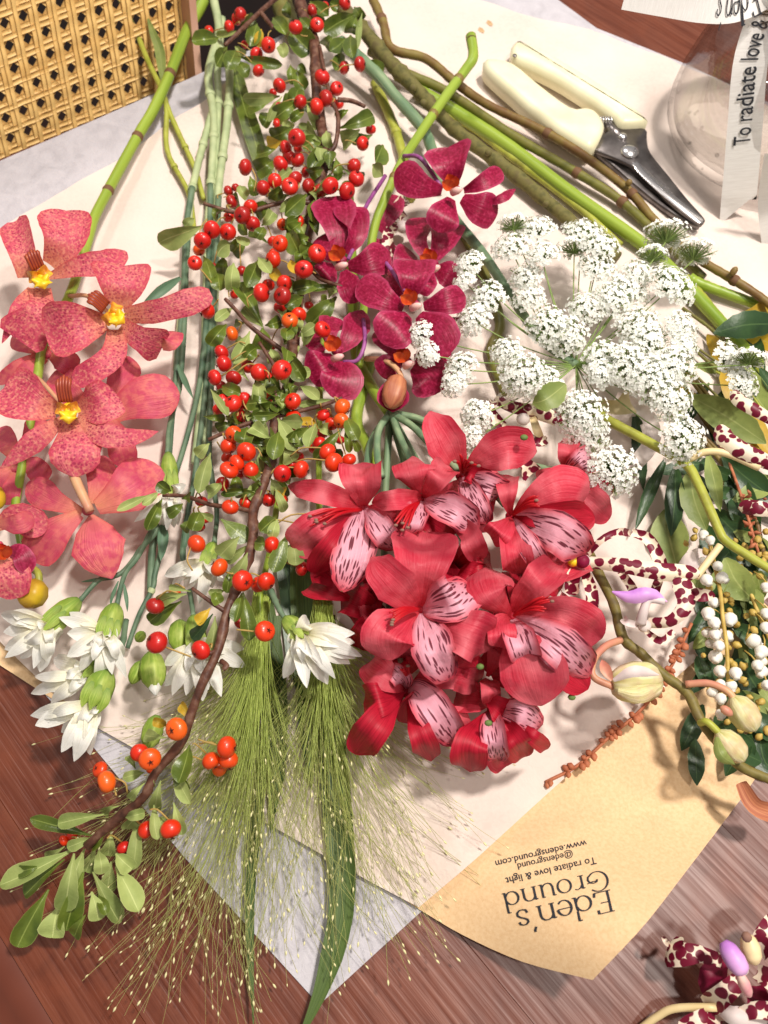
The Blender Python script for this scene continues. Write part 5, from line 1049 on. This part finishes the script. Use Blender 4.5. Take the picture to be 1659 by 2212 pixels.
for (zx, zy, r) in BL:
    x, y = 1244.4 + zx / 4, 1106 + zy / 4; h = 18 + R(0, 12); p = P(x, y, h); s = px(p, r / 4)
    d = (Vector((R(-.5, .5), R(-1, -.3), R(-.2, .8)))).normalized()
    o = bpy.data.objects.new('bell', bell); COL.objects.link(o); o.parent = pi; o.location = p - ORG[pi.name]; o.rotation_euler = d.to_track_quat('Z', 'Y').to_euler(); o.scale = (s, s, s)
    c = bpy.data.objects.new('sepal_cap', bcap); COL.objects.link(c); c.parent = o
    q = p - d * s * 1.1; st = min([P(1546 + 26 * k / 8, 1231 + 250 * k / 8, 20) for k in range(9)], key=lambda w: (w - q).length) if zx < 1450 else q + Vector((R(-.004, .004), .006, -.003))
    mb = MB(); mb.tube([q, q.lerp(st, .5) + Vector((0, 0, .001)), st], .0004, 4); part('stalk', mb, MT['bellcap'], pi)
for (zx, zy) in [(1570, 240), (1600, 300), (1520, 360), (1580, 370), (1580, 430), (1640, 170), (1640, 390), (950, 270), (1030, 160), (1020, 220), (1120, 340), (1300, 710), (1340, 760), (1280, 760), (1390, 1150), (1360, 1320), (1490, 545), (1150, 660), (1600, 1500), (1440, 1330), (1100, 1240), (1440, 1450), (1500, 1600), (1560, 1700), (1600, 1640), (1540, 1020), (1470, 900), (1620, 440)]:
    p = P(1244.4 + zx / 4, 1106 + zy / 4, R(10, 22)); s = px(p, R(7, 11)); d = Vector((R(-1, 1), R(-1, 1), R(0, 1))).normalized(); mb = MB(); mb.tube([p - d * s, p - d * s * .5, p + d * s * .2, p + d * s], [s * .3, s * .75, s * .8, s * .15], 7); part('flower_bud', mb, MT['bellcap'], pi)
for (pts, w, m, pr) in [([(1436, 995, 18), (1405, 1060, 16), (1372, 1146, 14)], 28, 'lk', 'lance'), ([(1459, 1003, 20), (1458, 1080, 18), (1450, 1158, 14)], 44, 'lk', 'ellip'), ([(1490, 1015, 20), (1500, 1080, 22), (1526, 1146, 18)], 60, 'lo', 'ellip'), ([(1530, 985, 18), (1545, 1050, 20), (1556, 1105, 16)], 34, 'lo', 'lance'), ([(1438, 1100, 12), (1446, 1160, 12), (1462, 1225, 9)], 80, 'lo', 'ellip'), ([(1567, 1205, 14), (1590, 1255, 14), (1628, 1298, 12)], 70, 'lo', 'ellip'),
        ([(1490, 855, 18), (1570, 900, 22), (1655, 958, 18)], 72, 'lo', 'ellip'), ([(1560, 985, 12), (1610, 1030, 14), (1690, 1090, 12)], 56, 'lk', 'ellip'), ([(1580, 1000, 8), (1600, 1080, 10), (1640, 1170, 8)], 64, 'lk', 'ellip'), ([(1540, 1100, 6), (1590, 1150, 7), (1650, 1180, 6)], 70, 'lk', 'ellip'), ([(1560, 1180, 5), (1610, 1200, 6), (1670, 1230, 6)], 64, 'lk', 'ellip'), ([(1580, 1290, 5), (1620, 1350, 6), (1670, 1400, 6)], 74, 'lk', 'ellip'), ([(1520, 1130, 5), (1545, 1190, 6), (1580, 1260, 5)], 60, 'lk', 'ellip'), ([(1590, 1400, 5), (1625, 1470, 6), (1670, 1530, 6)], 74, 'lk', 'ellip'), ([(1500, 1260, 5), (1530, 1330, 6), (1545, 1400, 6)], 44, 'lk', 'lance'), ([(1600, 780, 8), (1630, 850, 9), (1680, 920, 8)], 60, 'lo', 'ellip'), ([(1370, 900, 6), (1385, 1000, 6), (1390, 1060, 6)], 30, 'lk', 'lance'), ([(1640, 1560, 5), (1650, 1640, 6), (1690, 1680, 6)], 60, 'lk', 'ellip')]:
    petal('leaf', pts, w, MT[m], pi, pr, cup=R(.1, .35), n=12, serr=.03)
for i in range(34):
    x, y = R(1400, 1660), R(690, 1120); a = R(-.6, 2.2); L = R(60, 130); h0 = R(4, 12)
    if x < 1480 and y < 820: continue
    petal('leaf', [(x, y, h0), (x + math.cos(a) * L * .5, y + math.sin(a) * L * .5, h0 + 3), (x + math.cos(a) * L, y + math.sin(a) * L, h0)], R(26, 50), MT[random.choice(('lk', 'lo', 'lo', 'lk', 'ly'))], pi, 'ellip', cup=R(.1, .35), roll=R(-25, 25), n=10, nv=4, serr=.03)
for i in range(34):
    x, y = R(1500, 1650), R(1130, 1620); a = R(.3, 2.4); L = R(60, 120); h0 = R(3.5, 9)
    petal('leaf', [(x, y, h0), (x + math.cos(a) * L * .5, y + math.sin(a) * L * .5, h0 + 3), (x + math.cos(a) * L, y + math.sin(a) * L, h0)], R(30, 56), MT[random.choice(('lk', 'lk', 'lk', 'lo'))], pi, 'ellip', cup=R(.1, .35), roll=R(-25, 25), n=10, nv=4, serr=.03)
for i in range(40):
    x, y = R(1560, 1658), R(1150, 1600); p = P(x, y, R(8, 18)); s = px(p, R(7, 11)); d = Vector((R(-1, 1), R(-1, 1), R(0, 1))).normalized(); mb = MB(); mb.tube([p - d * s, p - d * s * .5, p + d * s * .2, p + d * s], [s * .3, s * .75, s * .8, s * .15], 7); part('flower_bud', mb, MT['bellcap'], pi)
for i in range(9):
    x, y = R(1380, 1560), R(660, 900); stem_part('twig', [(x, y, R(6, 14)), (x + R(40, 80), y + R(50, 90), R(8, 16)), (x + R(110, 180), y + R(130, 220), R(8, 14))], R(2.5, 5), MT[random.choice(('st_brown', 'st_olive', 'st_yel'))], pi, 6, jitter=.1)
for i in range(26):
    x, y = R(1590, 1655), R(1060, 1180); p = P(x, y, R(12, 22)); d = Vector((R(-1, 1), R(-1, 1), R(-.5, 1))).normalized(); s = px(p, R(6, 10)); mb = MB(); mb.tube([p - d * s, p, p + d * s], [s * .2, s * .55, s * .1], 6); part('dry_capsule', mb, MT['dry'], pi)
stem_part('dry_stalk', [(1560, 960, 10), (1590, 1040, 14), (1610, 1100, 16), (1640, 1200, 16)], 3.5, MT['dry'], pi, 6)
t = thing('dark_leaf', 'dark green serrated leaf over the yellow-green stems', 'leaf', P(1670, 704, 22)); petal('blade', [(1690, 700, 20), (1610, 702, 26), (1541, 720, 22)], 62, MT['lk'], t, 'ellip', cup=-.12, n=16, serr=.03)
sd = thing('seed_sprig', 'dry russet seed sprig curving from the bell flowers onto the kraft paper', 'seed sprig', P(1494, 1346, 18)); SPT_ = [(1494, 1346, 22), (1474, 1390, 20), (1452, 1436, 16), (1404, 1511, 12), (1360, 1556, 9), (1319, 1589, 8), (1250, 1652, 7), (1178, 1690, 6)]
stem_part('stalk', SPT_, 3.6, MT['dry'], sd, 6, 40); C = catmull([P(*p) for p in SPT_], 40)
for i in range(2, 41):
    for s in (-1, 1):
        if R(0, 1) < .42: continue
        T = (C[min(i + 1, 40)] - C[i - 1]).normalized(); d = (Vector((-T.y, T.x, R(.1, .9))) * s + T * R(.1, .8)); d.z = abs(d.z); d.normalize(); a = C[i] + T * R(-.001, .001); r = px(a, R(7, 9.5)); b = a + d * r * 2.0
        mb = MB(); mb.tube([a, a.lerp(b, .25), a.lerp(b, .6), b], [r * .25, r * .7, r * .85, r * .3], 7); part('seed', mb, MT['dry'], sd)
# ================================================================== red berry branch
br = thing('berry_branch', 'long branch of glossy red and orange berries with small green leaves', 'berry branch', P(665, 500, 20))
MAIN = [(640, -30, 30), (647, 0, 32), (657, 38, 34), (677, 82, 34), (682, 150, 34), (686, 225, 34), (702, 340, 34), (676, 437, 32), (665, 500, 32), (655, 560, 32), (637, 713, 34), (622, 828, 36), (598, 880, 38), (594, 928, 40), (585, 998, 42), (562, 1065, 44), (547, 1106, 46), (547, 1156, 48), (535, 1211, 50), (512, 1268, 52), (490, 1323, 52), (472, 1401, 52), (435, 1481, 50), (412, 1545, 46), (392, 1603, 42), (335, 1671, 36), (310, 1722, 32), (250, 1771, 26), (188, 1828, 22)]
TW = [[(615, 760, 36), (545, 708, 42), (510, 670, 44), (486, 645, 46)], [(622, 828, 36), (600, 800, 40), (560, 740, 42)], [(490, 1323, 52), (455, 1300, 54), (415, 1271, 54)], [(604, -10, 36), (562, 26, 38), (520, 66, 40), (486, 98, 40)], [(562, 26, 38), (590, 60, 40)], [(594, 900, 40), (520, 920, 40), (450, 950, 38)], [(547, 1106, 46), (505, 1096, 44), (455, 1090, 42), (400, 1072, 40), (352, 1070, 38)], [(702, 340, 34), (725, 310, 38), (730, 250, 40), (712, 205, 38), (690, 100, 36)], [(730, 215, 40), (760, 218, 40), (788, 230, 40)], [(676, 437, 34), (600, 440, 36), (520, 460, 36), (440, 440, 38)], [(590, 920, 40), (596, 880, 44), (596, 845, 46)], [(655, 560, 32), (690, 600, 38), (740, 620, 40)], [(594, 900, 38), (680, 880, 40), (740, 860, 42)]]
b0 = stem_part('branch', MAIN, 12, MT['bark'], br, 10, 120, .8, .07, 22)
for tw in TW: stem_part('twig', tw, 5.5, MT['bark'], br, 7, 20, .75, .08)
stem_part('cut_spur', [(478, 1428, 52), (490, 1438, 54), (482, 1446, 54)], 6, MT['bark'], br, 7, 6); stem_part('cut_spur', [(468, 1405, 52), (452, 1412, 54)], 5, MT['bark'], br, 7, 6)
BP = [p for q in [MAIN] + TW for p in catmull([P(*a) for a in q], 60 if q is MAIN else 12)]
def near(p): return min(BP, key=lambda q: (q - p).length)
TO = {'A': (414.75, 0), 'B': (414.75, 553), 'C': (414.75, 1106), 'D': (0, 968), 'E': (0, 1521)}
BER = {'A': '145,265,40 320,230,48 385,165,50 415,125,55 455,385,32 660,390,66 557,470,57 575,610,52 895,235,62 1040,90,50 1080,215,57 975,160,45 1150,60,42 1320,25,57 1450,555,60 1315,585,52 755,740,60 1125,665,66 1250,765,60 1155,850,66 1075,920,64 1270,900,44 1210,885,40 935,880,57 745,930,52 700,800,36 735,1070,46 905,1190,76 810,1280,64 840,1360,60 910,1380,62 765,1415,66 915,1290,42 460,1445,68 615,1625,64 715,1565,64 845,1610,74 890,1545,64 1005,1605,62 980,1490,47 1110,1650,60 1195,1605,74 1340,1650,70 1400,1435,64 1420,1545,70 1475,1240,58 1545,1120,48 345,1740,57 505,1785,60 435,1860,74 320,1875,50 525,1935,68 170,1985,76 310,2005,70 90,2080,74 785,1940,54o 915,1918,60m 760,2105,72m 700,2085,46 710,2200,52m 1080,2190,78 315,1650,46 375,1620,36 60,2160,52o',
 'B': '25,60,65 700,30,70m 965,115,80 1085,30,40 600,318,84 660,250,52 798,235,67 780,345,80 765,440,62 845,560,72o 920,510,70m 130,472,70 345,672,62o 1128,635,74 255,835,70 275,930,72 195,1050,70 360,1055,70 255,1130,52 480,955,60 580,1005,78 775,985,88 660,1050,57 265,1260,72 355,1275,76 450,1235,62 440,1320,52 225,1330,52 430,1390,52 675,1205,57o 870,1255,74m 875,1390,66m 870,1470,52 1300,1305,72o 1135,1375,60 1290,1425,72o 1205,1450,60m 360,1540,76o 315,1645,70m 470,1690,80m 300,1740,52m 385,1790,77m 320,1850,80m 505,1855,74m 410,1880,52 1100,1620,62 1170,1695,76m 1225,1785,82m 1355,1765,70m 1265,1710,42 1060,1660,52 1130,1530,52 1280,1590,42 780,1880,80 945,1845,82m 860,1800,52 925,1735,47 265,1970,64 330,2170,72m 475,2130,67m 660,2110,62 780,2120,57m 80,2120,52 1010,430,42 370,330,42 430,130,47 185,100,42 690,790,36',
 'C': '40,275,80o 120,50,52 70,130,47 235,480,84o 690,285,78m 985,105,67 1110,50,77m 435,595,94m 575,625,72m 640,600,84m 950,490,62 630,1030,92m 420,950,57 75,1195,87 300,2030,87o 165,2150,82o 315,2145,82o 240,2215,70o',
 'D': '1355,1680,98 1340,1365,77 1510,1245,52m', 'E': '1525,215,96o 1205,420,82m 1295,475,94o 1310,540,62o 865,565,67o 920,670,88o 1265,1085,77m 1475,1080,87m 1070,1240,57 625,1120,57m 550,1180,47m'}
bmesh_ = MB(); bmesh_.ball((0, 0, 0), 1, 16, 10, (1, 1, .9), .5); BM = {}
for k, m in (('', 'berry'), ('o', 'berry_or'), ('m', 'berry_mid')):
    me = bmesh_.mesh('berry', (0, 0, 0)); me.materials.append(MT[m]); BM[k] = me
cx = MB(); cx.ball((0, 0, .84), .13, 8, 4, (1, 1, .5))
for k in range(5):
    a = k * 2 * math.pi / 5; d = Vector((math.cos(a), math.sin(a), 0)); s = Vector((-d.y, d.x, 0)); z = Vector((0, 0, .86))
    cx.add([z + s * .09, z + d * .34 + Vector((0, 0, .05)), z - s * .09, z + d * .18 + Vector((0, 0, .12))], [(0, 1, 3), (1, 2, 3)])
CXM = cx.mesh('calyx', (0, 0, 0), False); CXM.materials.append(MT['calyxd'])
for tl, txt in BER.items():
    ox, oy = TO[tl]
    for it in txt.split():
        k = it[-1] if it[-1] in 'om' else ''; zx, zy, zr = (float(v) for v in it.rstrip('om').split(','))
        x, y, r = ox + zx / 4, oy + zy / 4, zr / 4
        exp = 13.5 + 7 * min(1, y / 1500); h = max(16, min(70, 40 + (r - exp) * 3.0 + 9 * min(1, max(0, (y - 700) / 500)) - 22 * max(0, (y - 1480) / 350)))
        p = P(x, y, h); s = px(p, r * 1.02)
        d = Vector((R(-.6, .6), R(-1, .2), R(-.5, .7))).normalized()
        n = near(p); st = n.lerp(p, .35) + Vector((0, 0, .002))
        if (n - p).length > .03: st = p + (n - p).normalized() * .02
        away = (p - st).normalized(); d = (away * .9 + d * .8 + (CAM - p).normalized() * R(-.2, .6)).normalized()
        o = bpy.data.objects.new('berry', BM[k]); COL.objects.link(o); o.parent = br; o.location = p - ORG[br.name]
        o.rotation_euler = d.to_track_quat('Z', 'Y').to_euler(); o.scale = (s * R(.94, 1.07), s * R(.95, 1.04), s * R(.86, 1.06))
        c = bpy.data.objects.new('calyx', CXM); COL.objects.link(c); c.parent = o
        mb = MB(); a = p - d * s * .85; mb.tube(catmull([a, a.lerp(st, .5) + Vector((0, 0, .0015)) - d * .002, st], 6), .00038, 5); part('stalk', mb, MT['stalk'], br)
LV = {'A': '230,330,0,350,110,d 440,260,210,300,50,p 300,400,210,570,110,d 380,430,300,600,120,d 400,520,490,660,100,d 370,400,450,480,60,p 560,200,500,400,110,d 600,250,580,410,70,y 400,490,780,560,80,d 700,150,810,300,110,d 820,10,820,150,70,d 850,260,1030,450,190,d 760,380,790,500,90,p 930,150,1060,280,80,d 1020,10,1180,140,100,d 1430,120,1140,280,140,d 1420,150,1380,290,120,d 1470,110,1430,420,50,p 1210,320,1150,400,110,d 1330,330,1190,440,110,d 1370,300,1390,500,110,d 1290,440,1240,610,90,d 900,600,970,780,110,d 850,560,900,720,90,d 990,640,920,560,60,d 760,830,440,850,100,p 920,740,850,900,120,d 910,880,700,1030,130,d 780,830,660,1050,60,p 970,940,850,1040,70,d 990,900,1090,1110,70,p 780,1040,880,1100,70,p 1100,1120,920,1080,50,p 860,1100,690,1190,140,d 780,1220,650,1250,120,y 1160,1130,1190,1280,80,p 1120,1190,950,1270,110,d 1160,1250,1010,1470,120,d 1230,1340,1080,1450,90,p 1240,1360,1260,1560,70,d 1270,1110,1570,1000,120,d 1450,1120,1300,1240,130,p 1650,1250,1590,1420,140,d 1350,950,1250,1020,70,d 1310,1460,1480,1540,90,d 1560,1420,1650,1520,110,p 720,1290,560,1330,120,d 700,1390,560,1480,140,d 880,1440,730,1560,70,p 660,1720,780,1640,100,d 850,1680,740,1740,70,d 990,1680,800,1860,130,d 930,1700,760,1830,70,p 1040,1740,1060,1930,100,d 1110,1700,1130,1920,60,p 680,1770,550,1850,120,d 600,1950,700,1830,90,p 180,1800,230,1850,110,d 500,1520,560,1690,90,d 410,1600,480,1700,80,p 820,1980,920,2200,140,d 440,2050,350,2180,130,d 330,2100,220,2212,120,p 370,2050,500,2100,60,p 110,1950,-285,2100,160,p 20,1890,-60,1960,70,p 620,1960,560,2060,90,d 420,1900,480,2030,80,d',
 'B': '100,0,170,210,100,d 270,0,260,170,130,d 360,60,340,290,120,p 220,150,240,300,120,d 570,40,470,270,130,d 570,10,680,150,90,p 660,80,780,210,90,y 850,30,910,150,80,y 610,600,400,230,150,d 620,620,440,450,90,p 630,600,770,560,100,d 610,620,605,810,150,d 1130,250,870,290,110,d 1290,260,1000,290,60,d 1290,300,1180,330,70,p 1250,350,1010,610,165,d 960,350,800,440,100,d 300,590,150,770,120,d 490,570,370,580,60,d 500,650,360,930,110,p 560,790,460,890,110,d 680,800,720,920,110,p 820,850,970,1080,140,d 780,690,830,760,80,d 900,760,880,830,70,p 160,1150,310,1380,70,p 100,1385,290,1400,60,d 340,1440,210,1490,90,d 490,1080,370,920,70,p 560,1070,570,1270,110,p 680,1060,660,1180,90,p 640,1290,500,1470,100,d 760,1360,530,1380,70,d 620,1390,610,1700,100,p 740,1400,900,1680,120,p 750,1520,700,1760,130,d 1260,1240,920,1290,60,p 800,1420,1060,1430,75,y 1000,1480,880,1640,120,d 1070,1450,1000,1660,100,p 930,1120,1100,1240,90,p 1300,1490,1060,1760,100,d 1330,1380,1430,1590,110,d 1320,1500,1360,1700,60,d 1380,1550,1440,1690,60,d 800,1650,870,1780,130,p 590,1680,600,1890,100,p 480,1480,440,1630,140,d 150,1620,40,1730,100,p 160,1700,60,2050,110,p 250,1960,140,2060,100,p 370,1900,380,2010,110,d 570,2010,250,2060,60,d 700,2010,800,2050,90,y 720,2010,800,2210,80,p 350,450,200,560,80,p 260,1120,420,1190,100,d',
 'C': '70,0,0,160,120,d 250,60,490,250,150,d 410,210,240,380,150,p 530,260,280,430,80,p 480,350,370,550,100,p 540,260,630,270,115,d 720,50,590,170,130,d 740,60,690,230,90,p 830,180,700,520,130,d 860,240,900,460,130,p 430,700,370,950,100,d 440,690,500,1110,120,d 350,480,300,700,80,d 280,680,140,690,60,p 200,690,240,790,90,d 180,880,0,1100,100,k 200,900,150,1230,100,p 30,0,180,60,60,p 160,830,40,960,90,y',
 'D': '1300,400,1010,540,70,p 1380,370,1230,490,70,p 1400,440,1270,710,110,d 1480,370,1360,300,100,d 1570,440,1640,420,80,d 1580,480,1450,580,90,d 1610,1260,1360,1330,100,p 1570,1320,1290,1500,130,d 1650,1240,1460,1200,50,p 1640,620,1590,720,90,d',
 'E': '1640,150,1560,0,80,y 1440,190,1320,150,70,y 1440,290,1250,270,100,p 1170,560,1100,450,60,p 1250,590,1060,640,80,p 1250,680,1120,820,70,p 1310,600,1320,720,50,p 1640,350,1540,680,150,d 1520,600,1600,760,110,d 1480,580,1640,860,110,p 1390,660,1340,920,100,p 1030,880,900,950,80,p 900,950,500,1030,110,p 800,1140,260,990,100,d 790,1150,580,1240,90,p 1080,980,1250,940,80,p 1200,950,1090,1080,120,p 1180,980,1150,1430,110,p 1330,870,1360,1170,90,p 1430,980,1320,1080,80,p 1500,850,1570,1130,100,p 900,1120,800,1220,110,d 960,1100,930,1310,110,p 650,1250,0,1560,160,p 560,1340,210,1650,120,d 640,1290,560,1790,160,p 730,1250,570,1650,140,p 720,1450,570,1960,190,d 820,1250,740,1450,150,p 850,1260,880,1470,110,p 1000,1290,1140,1430,130,p 800,1450,1040,1890,130,p 1000,1400,1200,1790,160,p 960,1360,920,1640,120,p 850,1650,920,1820,80,d 790,1620,850,1870,130,p 420,1600,150,2100,180,d 500,1750,450,2020,200,p 740,1820,640,2010,110,d 350,1400,160,1450,90,d 560,1230,400,1340,90,p'}
for tl, txt in LV.items():
    ox, oy = TO[tl]
    for it in txt.split():
        v = it.split(','); k = v[5]; bx, by, tx, ty, w = (float(a) / 4 for a in v[:5]); bx += ox; tx += ox; by += oy; ty += oy
        y = by; hb = 36 + 14 * min(1, max(0, (y - 700) / 500)) - 30 * max(0, min(1, (y - 1450) / 380)); hb = max(12, hb + R(-6, 5))
        m = ((bx + tx) / 2 + R(-3, 3), (by + ty) / 2 + R(-3, 3)); ht = max(6, hb + R(-9, 8))
        petal('leaf', [(bx, by, hb), (m[0], m[1], (hb + ht) / 2 + R(1, 5)), (tx, ty, ht)], w * 1.22, MT[{'d': 'ld', 'p': 'lp', 'y': 'ly', 'k': 'lk'}[k]], br, 'leaf', cup=R(.05, .4), roll=R(-22, 22), ripple=.08, n=10, nv=4, crease=R(.05, .5), twist=R(-25, 25))
allb = [(TO[tl][0] + float(it.rstrip('om').split(',')[0]) / 4, TO[tl][1] + float(it.rstrip('om').split(',')[1]) / 4) for tl, txt in BER.items() if tl in 'AB' for it in txt.split()]
for i in range(98):
    x, y = random.choice(allb); a = R(0, 6.28); L = R(26, 52); x += R(-26, 26); y += R(-26, 26)
    if i >= 36: q = MAIN[random.randint(6, 15)]; x, y = q[0] + R(-22, 22), q[1] + R(-40, 40)
    if x < 470 and y > 700: continue
    hb = (R(20, 34) if i < 36 else R(36, 42)) + 8 * min(1, max(0, (y - 700) / 500))
    petal('leaf', [(x, y, hb), (x + math.cos(a) * L * .5, y + math.sin(a) * L * .5, hb + R(1, 5)), (x + math.cos(a) * L, y + math.sin(a) * L, hb + R(-6, 6))], R(26, 40), MT[random.choice(('ld', 'ld', 'ld', 'lp'))], br, 'leaf', cup=R(.05, .4), roll=R(-30, 30), ripple=.08, n=10, nv=4, crease=R(.05, .5), twist=R(-25, 25))
# small bits fallen on the wrap
for (x, y, lb) in ((1034, 61, 'tiny tan paper chip on the wrap left of the secateurs'), (1052, 46, 'tiny tan sliver on the wrap above the hooked stem tip')):
    mb = MB(); p = on(x, y, lift_cream, .0008); q = on(x + 12, y + 8, lift_cream, .001); mb.ribbon([p, p.lerp(q, .5), q], [.0008, .0014, .0006], .2, nv=2); part('paper_chip', mb, MT['kraft'], label=lb, cat='chip')
